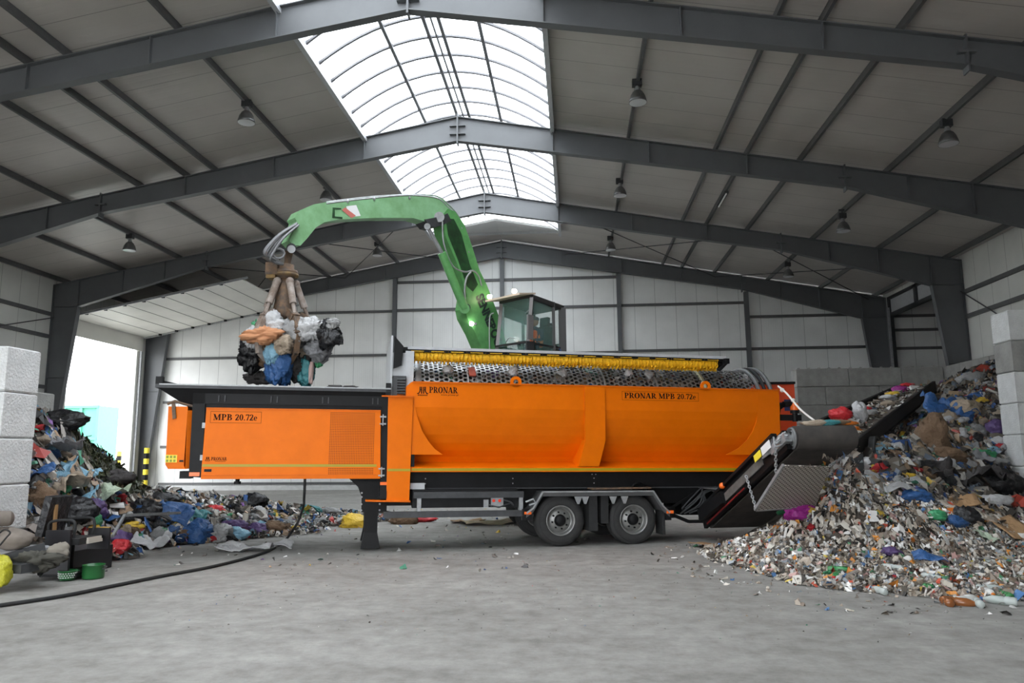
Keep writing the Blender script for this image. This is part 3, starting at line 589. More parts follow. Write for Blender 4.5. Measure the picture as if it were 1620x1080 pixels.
P('red_patch', MB().prism([(-1.86, DA-.8, DZ+.63), (-1.72, DA-.8, DZ+.63), (-1.72, DA-.60, DZ+.825), (-1.86, DA-.60, DZ+.825)], [(-1.86, DA-.84, DZ+.65), (-1.72, DA-.84, DZ+.65), (-1.72, DA-.64, DZ+.845), (-1.86, DA-.64, DZ+.845)]), mat('faded_red_paint', (.55, .12, .08), .6), dr_)
# ---- brush under its hood
m_ = MB(); BY, BZ = .36, 3.86
for i in range(88):
    x = -3.02+6.7*i/87; n = 22; ph = i*.7
    ring = [(x+random.uniform(-.02, .02), BY+math.cos(2*math.pi*j/n)*(.15+.025*(j % 2)+random.uniform(-.012, .012)), BZ+math.sin(2*math.pi*j/n+ph*0)*(.15+.025*(j % 2)+random.uniform(-.012, .012))) for j in range(n)]
    xc = x+.03
    m_.add(ring+[(xc, BY, BZ)], [(j, (j+1) % n, n) for j in range(n)])
m_.cyl((-3.02, BY, BZ), (3.68, BY, BZ), .11, n=20); br = P('cleaning_brush', m_, YEL)
P('brush_shaft', MB().cyl((-3.15, BY, BZ), (3.85, BY, BZ), .05).cyl((3.68, BY, BZ), (3.85, BY, BZ), .1), BLACK, br)
hd = P('brush_hood', MB().span((-3.2, .2, 3.975), (3.9, .7, 4.03)), LIGHTM, label='thin grey cover plate over the brush')
P('hood_rail', MB().span((-3.2, .22, 3.925), (3.92, .27, 3.975)).span((3.82, .1, 3.86), (3.92, .7, 3.975)).prism([(3.9, .12, 3.9), (3.92, .12, 3.8), (3.6, .12, 3.72), (3.66, .12, 3.66)][:0] or [(3.88, .12, 3.9), (3.93, .12, 3.9), (3.72, .12, 3.7), (3.64, .12, 3.72)], [(3.88, .2, 3.9), (3.93, .2, 3.9), (3.72, .2, 3.7), (3.64, .2, 3.72)]), BLACK, hd)
m_ = MB()
for i in range(17): m_.span((-3.1+i*.41, .212, 3.935), (-3.1+i*.41+.26, .219, 3.948))
P('rail_slots', m_, YEL, hd)
P('hood_bracket', MB().prism([(-3.46, .0, 3.55), (-3.3, .0, 3.62), (-3.27, .0, 4.0), (-3.45, .0, 4.2)], [(-3.46, .1, 3.55), (-3.3, .1, 3.62), (-3.27, .1, 4.0), (-3.45, .1, 4.2)]).span((-3.3, .1, 3.9), (-3.18, .6, 4.0)), BLACK, hd)
P('drum_end_cover', MB().span((-3.52, .05, 3.0), (-3.48, 2.4, 4.22)).span((-3.5, .1, 3.4), (-3.1, 2.4, 3.88)).span((-3.22, .08, 3.2), (-3.05, 2.3, 3.92)), LIGHTM)
m_ = MB()
for i in range(6): m_.cyl((-3.38, -.02, 3.05+i*.055), (-3.22, -.02, 3.05+i*.055), .024, n=8)
P('grease_block', m_.span((-3.46, 0, 3.0), (-3.2, .1, 3.4)), DARKM)
# ---- chassis
ch = P('chassis', MB().span((-3.6, .3, 1.17), (4.2, .42, 1.5)).span((-3.6, 2.1, 1.17), (4.2, 2.2, 1.5)).span((-3.6, .5, .82), (3.3, .62, 1.2)).span((-3.6, 1.9, .82), (3.3, 2.0, 1.2)), BLACK)
m_ = MB()
for x in (-2.75, -.95, .8): 
    for z in (1.26, 1.36): m_.cyl((x, .285, z), (x, .3, z), .014, n=6)
for x in (.76, .84): m_.cyl((x, .285, 1.44), (x, .3, 1.44), .014, n=6)
P('bolts', m_, GREYM, ch)
P('lower_flange', MB().span((-3.05, .27, 1.15), (4.2, .45, 1.175)), DARKM, ch)
P('underside', MB().span((-3.4, .6, .95), (4.0, 2.0, 1.6)), BLACK, ch)
P('fairing', MB().span((-3.02, .05, .8), (-.9, .3, 1.16)), BLACK, ch)
P('pale_bracket', MB().span((-3.07, .1, 1.16), (-2.78, .18, 1.28)), LIGHTM, ch)
m_ = MB().prism([(-4.3, .45, 1.4), (-3.5, .45, 1.4), (-3.5, .45, .7), (-4.0, .45, .7), (-4.0, .45, 1.0), (-4.08, .45, 1.2)], [(-4.3, .6, 1.4), (-3.5, .6, 1.4), (-3.5, .6, .7), (-4.0, .6, .7), (-4.0, .6, 1.0), (-4.08, .6, 1.2)])
P('leg_bracket', m_, BLACK, ch)
m_ = MB()
for x in (-4.0, -3.64):
    for z in (.74, .86, 1.0, 1.08): m_.cyl((x, .43, z), (x, .46, z), .02, n=6)
P('leg_bolts', m_, GREYM, ch)
for v in (.5, 1.9):
    l_ = P('support_leg', MB().span((-3.93, v, .3), (-3.67, v+.2, 1.3)), BLACK)
    P('leg_foot', MB().prism([(-3.93, v, .3), (-3.67, v, .3), (-3.67, v+.2, .3), (-3.93, v+.2, .3)], [(-3.99, v-.05, .0), (-3.61, v-.05, .0), (-3.61, v+.25, .0), (-3.99, v+.25, .0)]), BLACK, l_)
g_r = P('side_guard', MB().span((-3.0, -.03, .99), (-.79, .05, 1.11)).span((-3.58, -.03, .62), (-.77, .05, .74)), DARKM)
for x in (-2.93, -.88): P('guard_bracket', MB().span((x, .0, .74), (x+.08, .12, .99)), GREYM, g_r)
v_ = P('air_valve_box', MB().span((-1.45, .02, .82), (-1.2, .1, 1.0)), GREYM); P('red_button', MB().cyl((-1.4, .0, .93), (-1.4, .03, .93), .03, n=10).cyl((-1.28, .0, .93), (-1.28, .03, .93), .03, n=10), REDL, v_)
P('air_hoses', MB().tube([(-1.5, .05, .85), (-1.3, -.02, .8), (-1.1, .05, .86), (-.9, .1, .9)], .015).tube([(-1.2, .05, .95), (-1.05, .0, .9), (-.95, .1, .8)], .02), DARKM, v_)
P('chock_bracket', MB().span((-1.6, .04, .8), (-1.5, .1, .95)), GREYM)
# fenders
f_ = MB()
pr = [(-.74, .68), (-.6, .78), (-.4, 1.1), (1.98, 1.1), (2.18, .8), (2.34, .66)]
for a, b in zip(pr, pr[1:]):
    f_.prism([(a[0], -.04, a[1]), (b[0], -.04, b[1]), (b[0], -.04, b[1]-.09), (a[0], -.04, a[1]-.09)], [(a[0], .5, a[1]), (b[0], .5, b[1]), (b[0], .5, b[1]-.09), (a[0], .5, a[1]-.09)])
fn = P('fender', f_, FENDER)
m_ = MB()
for a, b in zip(pr, pr[1:]): m_.beam((a[0], -.05, a[1]), (b[0], -.05, b[1]), .05, .03)
P('fender_edge', m_, GREYM, fn)
P('mudflap', MB().span((.6, .02, .3), (.78, .4, 1.05)), BLACKB, fn); P('mudflap', MB().span((2.2, .02, .2), (2.26, .4, .8)), BLACKB, fn)
P('mudflap', MB().span((.86, .03, .45), (1.02, .4, 1.05)), BLACKB, fn)
P('marker_lamp', MB().span((-.78, -.06, .66), (-.64, -.03, .71)), AMBER, fn); P('marker_lamp', MB().span((2.27, -.06, .64), (2.42, -.03, .7)), AMBER, fn)
P('lamp_bracket', MB().span((-.82, -.03, .54), (-.6, .1, .76)).span((2.25, -.03, .5), (2.38, .2, .76)), BLACK, fn)
m_ = MB()
for x in (.35, .5, 1.1, 1.35): m_.prism([(x-.08, -.05, 1.0), (x+.08, -.05, 1.0), (x+.02, -.05, .85), (x-.02, -.05, .85)], [(x-.08, -.02, 1.0), (x+.08, -.02, 1.0), (x+.02, -.02, .85), (x-.02, -.02, .85)])
P('fender_lugs', m_, GREYM, fn)
P('hook', MB().tube([(-.75, -.03, .9), (-.6, -.06, .96), (-.55, -.06, .88), (-.68, -.05, .84)], .02), GREYM, fn)
def wheel(u, v, s=1):
    r = .518; o = (u, v, r-.0)
    tyr = [(.29, .0), (.33, -.035), (.4, -.03), (.47, -.01), (.505, .03), (.517, .06), (.517, .1), (.505, .105), (.505, .12), (.517, .125), (.517, .18), (.505, .185), (.505, .2), (.517, .205), (.517, .27), (.5, .31), (.4, .36), (.3, .34), (.29, .0)]
    wl = P('wheel', MB().lathe([(a, b) for a, b in tyr], o, (0, 1, 0), 56), TYRE)
    rm = P('rim', MB().lathe([(.305, -.02), (.29, -.03), (.275, .0), (.262, .05), (.25, .12), (.235, .1), (.2, .075), (.165, .06), (.13, .05), (.12, .045)], o, (0, 1, 0), 48), RIM, wl)
    P('hub', MB().lathe([(.125, .06), (.12, .02), (.1, -.01), (.095, -.03), (.07, -.045), (.0, -.05)], o, (0, 1, 0), 24), BLACK, wl)
    for k in range(8):
        m_ = MB()
        a = k*math.pi/4+.2; c = (u+.168*math.cos(a), v, r+.168*math.sin(a)); m_.cyl((c[0], v+.02, c[2]), (c[0], v+.07, c[2]), .019, n=6); P('wheel_nut', m_, BLACK, wl)
    m_ = MB(); m_.lathe([(.318, -.031), (.325, -.037), (.33, -.031)], o, (0, 1, 0), 48); m_.lathe([(.44, -.021), (.446, -.026), (.452, -.019)], o, (0, 1, 0), 48); P('sidewall_rings', m_, BLACKB, wl)
for u in (0.0, 1.575):
    wheel(u, .06); wheel(u-.0, 1.95)
    P('axle', MB().cyl((u, .3, .518), (u, 2.2, .518), .07), BLACK, ch)
# rear end
P('rear_frame', MB().tube([(5.25, .25, 2.98), (5.14, .25, 2.9), (5.1, .25, 2.75), (5.08, .25, 1.6)], .07, 8).span((5.03, .1, 1.55), (5.13, 2.4, 2.2)).span((5.08, .1, 2.62), (5.62, .2, 2.75)), BLACK)
P('frame_knob', MB().cyl((5.22, .15, 2.98), (5.4, .15, 3.0), .07, n=10), BLACK)
b_ = P('beacon', MB().lathe([(.0, .18), (.07, .17), (.095, .12), (.1, .05), (.09, 0)], (5.47, .12, 2.84), n=18), AMBER); P('beacon_base', MB().cyl((5.47, .12, 2.6), (5.47, .12, 2.84), .06).cyl((5.47, .12, 2.78), (5.47, .12, 2.85), .1), BLACK, b_)
REDO = mat('red_orange_paint', (.75, .07, .015), .4, noise_amt=.1)
c2 = root('engine_container', 'red orange steel cabinet standing beyond the machine tail', 'steel cabinet', (5.2, 21, 0))
part('body', MB().span((4.3, 20.4, .5), (5.84, 21.9, 3.7)), REDO, c2); part('skid', MB().span((4.4, 20.5, 0), (4.6, 21.8, .5)).span((5.5, 20.5, 0), (5.7, 21.8, .5)), BLACK, c2)
part('blue_sticker', MB().span((5.55, 20.385, 2.95), (5.82, 20.4, 3.25)), mat('dark_blue_sticker', (.02, .03, .12), .5), c2); part('top_rail', MB().span((4.3, 20.35, 3.66), (5.86, 20.4, 3.72)), BLACK, c2)
# hydraulics at the tail
hy = P('tail_frame', MB().beam((2.5, .5, .62), (3.0, .5, .42), .07, .07).beam((3.0, .5, .42), (4.0, .5, .42), .07, .07).beam((2.5, .5, .66), (3.4, .5, 1.15), .05, .05).beam((3.3, .5, .45), (3.45, .5, 1.25), .1, .08).beam((3.4, .5, 1.2), (4.2, .4, 1.1), .06, .06).span((2.4, .5, .5), (2.7, .9, .75)), BLACK)
m_ = MB()
for k in range(8):
    a = random.uniform(-.12, .12); m_.tube([(2.8+k*.03, .45, .65+a*.5), (3.05+k*.05, .38, .9+a), (3.35, .36, 1.1+a*.6), (3.7+k*.05, .4, 1.05-a), (3.9+k*.04, .5, .9+a)], .018, 6, 5)
P('hydraulic_hoses', m_, DARKM, hy); P('hydraulic_ram', MB().cyl((3.1, .4, 1.2), (3.75, .3, 1.12), .045).cyl((3.7, .3, 1.12), (4.05, .25, 1.06), .028).lathe([(.06, -.05), (.06, .05)], (4.05, .25, 1.06), (0, 1, 0), 12), GREYM, hy)
P('tail_box', MB().span((2.9, .6, .55), (3.9, 1.6, 1.2)), BLACK, hy)
# ---- side conveyor: tail low beside the machine, head high towards the camera
def W(x, y, z): return (x, y, z)
cv = root('discharge_conveyor', 'short steep black belt conveyor with a big drum end, at machine tail', 'conveyor', atD(1180, 830, 15.9)*np.array([1, 1, 0]))
TLp, TRp = atD(1124, 820, 16.0), atD(1205, 818, 16.2); HLp, HRp = atD(1256, 693, 12.9), atD(1348, 691, 13.0)
TL, TR, HL, HR = [Vector(k) for k in (TLp, TRp, HLp, HRp)]
ax = (HR-HL).normalized(); along = (HL-TL).normalized(); nrm = ax.cross(along).normalized()
if nrm.z < 0: nrm = -nrm
rr = .2
part('belt_underside', MB().prism([TL-nrm*rr, TR-nrm*rr, HR-nrm*rr, HL-nrm*rr], [TL-nrm*(rr-.02), TR-nrm*(rr-.02), HR-nrm*(rr-.02), HL-nrm*(rr-.02)]), BELT, cv)
part('belt_top', MB().prism([TL+nrm*rr, TR+nrm*rr, HR+nrm*rr, HL+nrm*rr], [TL+nrm*(rr+.015), TR+nrm*(rr+.015), HR+nrm*(rr+.015), HL+nrm*(rr+.015)]), BELT, cv)
part('head_drum', MB().cyl(HL, HR, rr+.01, n=32), BELT, cv); part('tail_drum', MB().cyl(TL, TR, rr, n=24), BELT, cv)
m_ = MB()
for rr2 in (.19, .14, .09): m_.lathe([(rr2, 0), (rr2, .03), (rr2-.025, .03), (rr2-.025, 0)], HL-ax*.06, ax, 24)
m_.cyl(HL-ax*.18, HL, .06).beam(HL-ax*.14-along*.5, HL-ax*.14+along*.05, .12, .16, nrm)
hc = part('head_bearing', m_, GREYM, cv)
m_ = MB()
for k in range(5):
    a = k*.9; m_.tube([HL-ax*.15+along*.1*math.cos(a)+nrm*.12*math.sin(a), HL-ax*(.2+.03*k)-along*.1+nrm*(.1-.05*k), HL-ax*.16-along*.35+nrm*.05*k, HL-ax*.2-along*.8], .018, 6, 4)
part('hydraulic_hoses', m_, GREYM, cv)
fr_ = part('side_frame', MB().beam(TL-ax*.1-along*.1, HL-ax*.1-along*.05, .08, .36, nrm).beam(TL-ax*.16+nrm*.22, HL-ax*.16+nrm*.22-along*.3, .1, .06, nrm), BLACK, cv)
part('side_frame', MB().beam(TR+ax*.1-along*.1, HR+ax*.06-along*.05, .06, .3, nrm), BLACK, cv)
part('dusty_side_plate', MB().beam(TL-ax*.16+along*.5, HL-ax*.16-along*.9, .02, .16, nrm), mat('dusty_grey_steel', (.13, .12, .11), .8, noise_amt=.3), fr_)
part('red_stripe', MB().beam(TL-ax*.15-nrm*.15+along*.1, HL-ax*.15-nrm*.15-along*1.8, .01, .03, nrm), mat('dark_red_paint', (.2, .01, .01), .6), fr_)
part('warning_sticker', MB().beam(HL-ax*.22-along*1.05+nrm*.1, HL-ax*.22-along*.78+nrm*.1, .012, .13, nrm), YSIGN, fr_)
part('white_sticker', MB().beam(HL-ax*.22-along*.74+nrm*.1, HL-ax*.22-along*.4+nrm*.1, .012, .15, nrm), WSIGN, fr_)
bl = TL+(HL-TL)*.33-ax*.2+nrm*.22; part('beacon', MB().ball(bl, .065), AMBER, fr_)
part('crop_guard', MB().beam(TL-ax*.3+along*.2, TL-ax*.2+along*1.2, .1, .25, nrm), BLACK, cv)
# checker plate deflector on chains
dp = root('deflector_plate', 'grey steel tread plate hanging on chains under the conveyor head', 'steel plate', atD(1240, 770, 12.8))
def chk():
    m = bpy.data.materials.new('tread_plate_steel'); m.use_nodes = True; nt = m.node_tree; b = nt.nodes['Principled BSDF']; L = nt.links
    uv = nt.nodes.new('ShaderNodeUVMap'); sp = nt.nodes.new('ShaderNodeTexBrick'); sp.inputs['Scale'].default_value = 1
    sp.inputs['Mortar Size'].default_value = .016; sp.inputs['Brick Width'].default_value = .085; sp.inputs['Row Height'].default_value = .042; sp.inputs['Mortar Smooth'].default_value = .3
    sp.inputs['Color1'].default_value = sp.inputs['Color2'].default_value = (.8, .76, .7, 1); sp.inputs['Mortar'].default_value = (.2, .18, .16, 1)
    L.new(uv.outputs[0], sp.inputs['Vector']); L.new(sp.outputs['Color'], b.inputs['Base Color']); b.inputs['Roughness'].default_value = .5; b.inputs['Metallic'].default_value = .4
    bp = nt.nodes.new('ShaderNodeBump'); bp.inputs['Strength'].default_value = .8; bp.inputs['Distance'].default_value = .01; bp.invert = True; L.new(sp.outputs['Fac'], bp.inputs['Height']); L.new(bp.outputs[0], b.inputs['Normal']); return m
q = [Vector(k) for k in (atD(1196, 806, 13.4), atD(1290, 799, 13.6), atD(1312, 737, 12.8), atD(1241, 735, 12.55))]
nn = (q[1]-q[0]).cross(q[3]-q[0]).normalized()*.02
pl = part('plate', MB().prism(q, [k+nn for k in q]), chk(), dp)
uvl = pl.data.uv_layers.new(name='UVMap'); e1 = (q[1]-q[0]).normalized(); e2 = (q[3]-q[0]); e2 = (e2-e1*e2.dot(e1)).normalized(); mi_ = ROOTM[dp.name]
for lp in pl.data.loops:
    vv = mi_ @ pl.data.vertices[lp.vertex_index].co - q[0]; uvl.data[lp.index].uv = (vv.dot(e1), vv.dot(e2))
part('folded_edge', MB().beam(q[0]-e1*.02, q[3]-e1*.02, .04, .05, nn).beam(q[0]-e2*.01, q[1]-e2*.01, .04, .05, nn), GREYM, dp)
def chain(a, b, par):
    a, b = Vector(a), Vector(b); n = int((b-a).length/.05); m_ = MB(); d = (b-a)/n
    for i in range(n):
        c = a+d*(i+.5); u_ = Vector((1, 0, 0)) if i % 2 else Vector((0, 1, 0)); dd = d.normalized(); sd = dd.cross(u_).normalized()
        m_.tube([c+dd*.036*math.cos(t)+sd*.022*math.sin(t) for t in [2*math.pi*k/8 for k in range(9)]], .0095, 5)
    part('chain', m_, GREYM, par)
chain(atD(1227, 707, 12.7), q[3]+(q[0]-q[3])*.28, dp); chain(atD(1190, 752, 13.9)-ax*.12, q[0]+Vector((0, 0, .02)), dp)
chain(HR-nrm*.2-along*.3, q[2], dp)
# ---- rear conveyor climbing onto the heap
rc = root('stacking_conveyor', 'long black belt conveyor climbing away onto the big right heap', 'conveyor', atD(1350, 720, 16.5))
a0, a1 = Vector(atD(1352, 703, 15.6)), Vector(atD(1478, 606, 23)); b0, b1 = Vector(atD(1282, 690, 17.2)), Vector(atD(1412, 622, 25))
sd = (a0-b0); sd.z = 0; W_ = 1.25; sd = sd.normalized()
dirh = (a1-a0); side_ = Vector((-dirh.y, dirh.x, 0)).normalized()*W_
b0, b1 = a0+side_, a1+side_*.9-Vector((0, 0, .35)); upv = Vector((0, 0, 1))
part('belt', MB().prism([a0, a1, b1, b0], [k-upv*.06 for k in (a0, a1, b1, b0)]), mat('dusty_belt', (.12, .1, .085), .85, noise_amt=.4, nscale=5), rc)
sf1 = part('near_side_frame', MB().beam(a0-upv*.08, a1-upv*.08, .08, .3), BLACK, rc); part('far_side_frame', MB().beam(b0+upv*.14, b1+upv*.14, .1, .34), BLACK, rc)
part('return_belt', MB().prism([a0-upv*.3, a1-upv*.3, b1-upv*.3, b0-upv*.3], [k-upv*.33 for k in (a0, a1, b1, b0)]), BELT, rc)
part('end_drum', MB().cyl(a1-upv*.15, b1-upv*.15, .16, n=20), BELT, rc)
pc = a0+dirh.normalized()*1.0-upv*.26-side_.normalized()*.08
part('drive_disc', MB().cyl(pc, pc-side_.normalized()*.1, .24, n=24).cyl(pc, pc-side_.normalized()*.14, .07), BLACKB, rc)
part('disc_ring', MB().lathe([(.25, 0), (.25, .03), (.2, .03), (.2, 0)], pc-side_.normalized()*.1, -side_.normalized(), 24), DARKM, rc)
o1 = a0-side_.normalized()*.15
part('hydraulic_hoses', MB().tube([o1+Vector((.1, 0, -.3)), o1+Vector((.4, .1, -.5)), o1+Vector((.9, .5, -.5)), o1+Vector((1.2, .8, -.3)), o1+Vector((1.35, 1.1, .1))], .035, 8, 6), BLACKB, rc)
part('support_frame', MB().beam(a0+dirh*.35-upv*.3, a0+dirh*.35-upv*2.2, .12, .12, (1, 0, 0)).beam(b0+dirh*.35-upv*.3, b0+dirh*.35-upv*2.2, .12, .12, (1, 0, 0)).beam(a0-upv*.3, a0+dirh*.35-upv*1.6, .1, .1), BLACK, rc)
ft = a0-dirh.normalized()*.2-upv*.1
part('feed_end', MB().span((ft.x-.5, ft.y-.3, ft.z-.5), (ft.x+.1, ft.y+.9, ft.z-.05)), DARKM, rc)
rp0, rp1 = MM @ Vector((5.08, .1, 3.38)), Vector(atD(1292, 668, 14.6))
single('tow_rope', MB().tube([rp0, rp0+(rp1-rp0)*.25+Vector((0, 0, .02)), rp0+(rp1-rp0)*.6-Vector((0, 0, .05)), rp1], .022, 6, 4).ball(rp0+(rp1-rp0)*.12, .05).ball(rp0+(rp1-rp0)*.42, .045), ROPE, 'white rope stretched from machine tail down to the conveyor', 'rope')
# power cable
cp = [MM @ Vector((-5.1, .3, 1.4)), MM @ Vector((-5.1, .3, 1.0)), Vector(atD(480, 800, 15.3)), Vector(atD(470, 828, 15.1))]+[Vector(atZ(x, y, .03)) for x, y in ((446, 860), (420, 873), (380, 885), (330, 897), (260, 910), (180, 926), (100, 942), (0, 957), (-60, 965))]
single('power_cable', MB().tube(cp, .026, 7, 5), BLACKB, 'black cable hanging from orange module and snaking left over the floor', 'cable')
#@@EXC
# ================================================================== MATERIAL HANDLER (green arm, cab, grapple)
A_ = np.array([-2.1, 19.9, 0]); B_ = np.array([-6.14, 15.13, 0]); dE = (B_-A_)/np.linalg.norm(B_-A_); nE = np.array([-dE[1], dE[0], 0])
def pp(x, y, off=0.): return Vector(onp(x, y, nE, float(nE @ A_)+off))
exc = root('material_handler', 'green material handler with raised cab and long arm behind the screen', 'excavator', A_)
def slab(poly, t, mb=None):
    mb = mb or MB(); F = [pp(x, y, 0) for x, y in poly]; n = Vector(nE)*t
    return mb.prism([p+n for p in F], [p-n for p in F])
def pt(name, mb, m, par=exc, label=None): return part(name, mb, m, par, label=label)
boomp = [(690, 345), (701, 333), (712, 337), (727, 358), (739, 392), (751, 430), (762, 452), (782, 504), (797, 560), (806, 610), (775, 625), (764, 585), (753, 549), (744, 528), (731, 504), (728, 490), (731, 470), (715, 418), (697, 377)]
bm = pt('boom', slab(boomp, .2), GREEN)
dk = [(697, 348), (710, 349), (722, 372), (735, 420), (748, 452), (740, 463), (731, 455), (717, 415), (701, 375)]
pt('greasy_side_panel', slab(dk, .206), GREEND, bm)
stp = [(513, 322), (546, 321), (593, 316), (647, 312), (676, 313), (694, 317), (708, 334), (703, 342), (686, 352), (664, 352), (647, 347), (587, 347), (528, 350), (507, 354), (493, 363), (481, 378), (469, 391), (458, 390), (451, 383), (458, 368), (463, 352), (460, 347), (467, 336), (490, 326)]
sk = pt('stick', slab(stp, .17), GREENP)
pt('hazard_patch', slab([(541, 329), (557, 327), (564, 344), (547, 346)], .174), WSIGN, sk)
pt('red_stripe', MB().prism([pp(x, y, .178) for x, y in ((541, 332), (546, 328), (563, 341), (556, 345))], [pp(x, y, .172) for x, y in ((541, 332), (546, 328), (563, 341), (556, 345))]), mat('faded_red_stripe', (.55, .16, .13), .6), sk)
pt('reinforcing_plate', slab([(520, 331), (533, 332), (533, 334), (523, 334), (523, 345), (535, 346), (535, 349), (519, 347)], .18), GREEND, sk)
pt('elbow_bracket', slab([(664, 350), (690, 345), (700, 340), (706, 352), (694, 358), (680, 362), (672, 360)], .21), DARKM, sk)
pt('elbow_pin', MB().cyl(pp(695, 343, .26), pp(695, 343, -.26), .13, n=18), GREYM, bm)
V = Vector
cy = pt('stick_cylinder', MB().cyl(pp(699, 400, .34), pp(735, 488, .34), .11, n=16).cyl(pp(735, 488, .4), pp(735, 488, 0), .13, n=14), GREEN)
pt('piston_rod', MB().cyl(pp(676, 358, .34), pp(699, 400, .34), .05, n=12).cyl(pp(676, 358, .4), pp(676, 358, -.1), .08, n=12), GREYM, cy)
pt('boom_lamp', MB().cyl(pp(746, 512, .2), pp(746, 512, .3), .06, n=14), mat('lit_white_lamp', (1, .97, .9), .4, emit=12), bm)
pt('boom_bosses', MB().cyl(pp(739, 486, .2), pp(739, 486, .25), .09, n=12).cyl(pp(752, 512, .2), pp(752, 512, .23), .04, n=8), DARKM, bm)
m_ = MB()
m_.tube([pp(x, y, .16) for x, y in ((516, 322), (546, 318), (593, 313), (647, 309), (690, 313), (706, 325), (718, 338), (728, 352), (737, 385), (745, 405))], .022, 6, 4)
m_.tube([pp(x, y, .05) for x, y in ((516, 320), (546, 316), (593, 311), (647, 308), (690, 310), (710, 324), (724, 340), (733, 360), (741, 395))], .022, 6, 4)
m_.tube([pp(x, y, .26) for x, y in ((700, 350), (702, 385), (716, 420), (735, 430), (748, 428), (757, 436), (762, 452))], .022, 6, 4)
m_.tube([pp(x, y, .28) for x, y in ((745, 430), (738, 440), (735, 460), (737, 485))], .026, 6, 4)
for x, y in ((550, 316), (592, 312), (648, 310), (730, 358), (741, 396)): m_.cyl(pp(x, y, .0), pp(x, y+3, .2), .03, n=6)
pt('hydraulic_pipes', m_, GREYM)
# letters reading down the boom
tc = bpy.data.curves.new('lettering', 'FONT'); tc.body = 'SENNEBOGEN'; tc.size = 1; tc.offset = .05; to = bpy.data.objects.new('tmp_text', tc); COL.objects.link(to)
dg = bpy.context.evaluated_depsgraph_get(); tme = bpy.data.meshes.new_from_object(to.evaluated_get(dg)); bpy.data.objects.remove(to)
tv = np.array([v.co[:] for v in tme.vertices]); tf = [tuple(p.vertices) for p in tme.polygons]
s0, s1 = pp(755, 468, .207), pp(794, 566, .207); dt = (s1-s0); Lw = dt.length; dt.normalize(); ut = Vector(nE).cross(dt).normalized()
if ut.z < 0 and (pp(771, 464, .207)-s0).dot(ut) < 0: ut = -ut
if (pp(771, 464, .207)-s0).dot(ut) < 0: ut = -ut
kx = Lw/tv[:, 0].max(); m_ = MB().add([s0+dt*float(x*kx)+ut*float(y*.40-.05) for x, y, z in tv], tf); pt('maker_lettering', m_, mat('dark_green_print', (.02, .035, .03), .5), bm)
# grapple head
hd_ = pt('tip_bracket', MB().cyl(pp(461, 392, .22), pp(461, 392, -.22), .1, n=14), DARKM, sk); pt('pin_cap', MB().cyl(pp(461, 394, .22), pp(461, 394, .25), .085, n=14), LIGHTM, sk)
gp = root('grapple', 'rusty multi-claw grapple hanging from the green arm, clutching waste', 'grapple', pp(452, 470))
GC = pp(455, 450); zax = V((0, 0, 1))
pt('hanger_link', MB().prism([pp(451, 396, .1), pp(464, 398, .1), pp(459, 420, .1), pp(449, 420, .1)], [pp(451, 396, -.1), pp(464, 398, -.1), pp(459, 420, -.1), pp(449, 420, -.1)]), RUST, gp)
rz = GC.z
Cx = pp(452, 432)
part('rotator', MB().lathe([(0, .18), (.17, .18), (.17, .06), (.25, .05), (.26, -.03), (.2, -.05), (.19, -.14), (.0, -.14)], Cx, n=20).box(Cx+V((-.22, -.1, .06)), (.26, .3, .26)), RUST, gp)
MUD = mat('ochre_dirty_steel', (.3, .18, .05), .7, col2=(.1, .07, .05), nscale=6)
part('rotator_motor', MB().box(Cx+V((-.24, -.12, .0)), (.2, .22, .3)).lathe([(.0, .0), (.27, 0), (.27, -.06), (0, -.06)], Cx+V((0, 0, -.02)), n=20), MUD, gp)
part('grapple_body', MB().lathe([(.0, -.1), (.14, -.12), (.17, -.3), (.2, -.6), (.24, -.85), (.2, -1.0), (0, -1.0)], Cx, n=16), RUST, gp)
DUST = mat('dusty_pink_grey_steel', (.36, .31, .28), .6, col2=(.17, .12, .09), nscale=5)
for k in range(5):
    a = 2*math.pi*k/5+.5; e = V((math.cos(a), math.sin(a), 0)); t1 = Cx+e*.22+zax*-.22; t2 = Cx+e*.5+zax*-.95
    cl = part('claw_cylinder', MB().cyl(t1, t1+(t2-t1)*.7, .075, n=12).cyl(t1+(t2-t1)*.65, t2, .04, n=10).ball(t1, .09), DUST, gp)
    pts = [Cx+e*.3+zax*-.9, Cx+e*.55+zax*-1.05, Cx+e*.7+zax*-1.4, Cx+e*.62+zax*-1.8, Cx+e*.3+zax*-2.05]
    m_ = MB()
    for i in range(4): m_.beam(pts[i], pts[i+1], .16-.03*i, .16-.03*i)
    part('claw', m_, DUST if k % 2 else RUST, gp)
m_ = MB()
for k in range(7):
    o = random.uniform(-.15, .15); r2 = random.uniform(-12, 10)
    m_.tube([pp(470+r2*.3, 352+k, .18+o*.3), pp(446+r2*.4, 372+r2*.5, .3+o), pp(428+r2, 392+r2*.3, .3+o), pp(423+r2*.7, 405+r2*.5, .25+o), pp(436, 413+r2*.4, .2), pp(448, 418, .15)], .026, 7, 6)
m_.tube([pp(441+9*math.cos(t/9*6.28), 401+8*math.sin(t/9*6.28), .4) for t in range(10)], .025, 6)
part('hydraulic_hoses', m_, mat('pale_grey_hose', (.2, .2, .21), .5), gp)
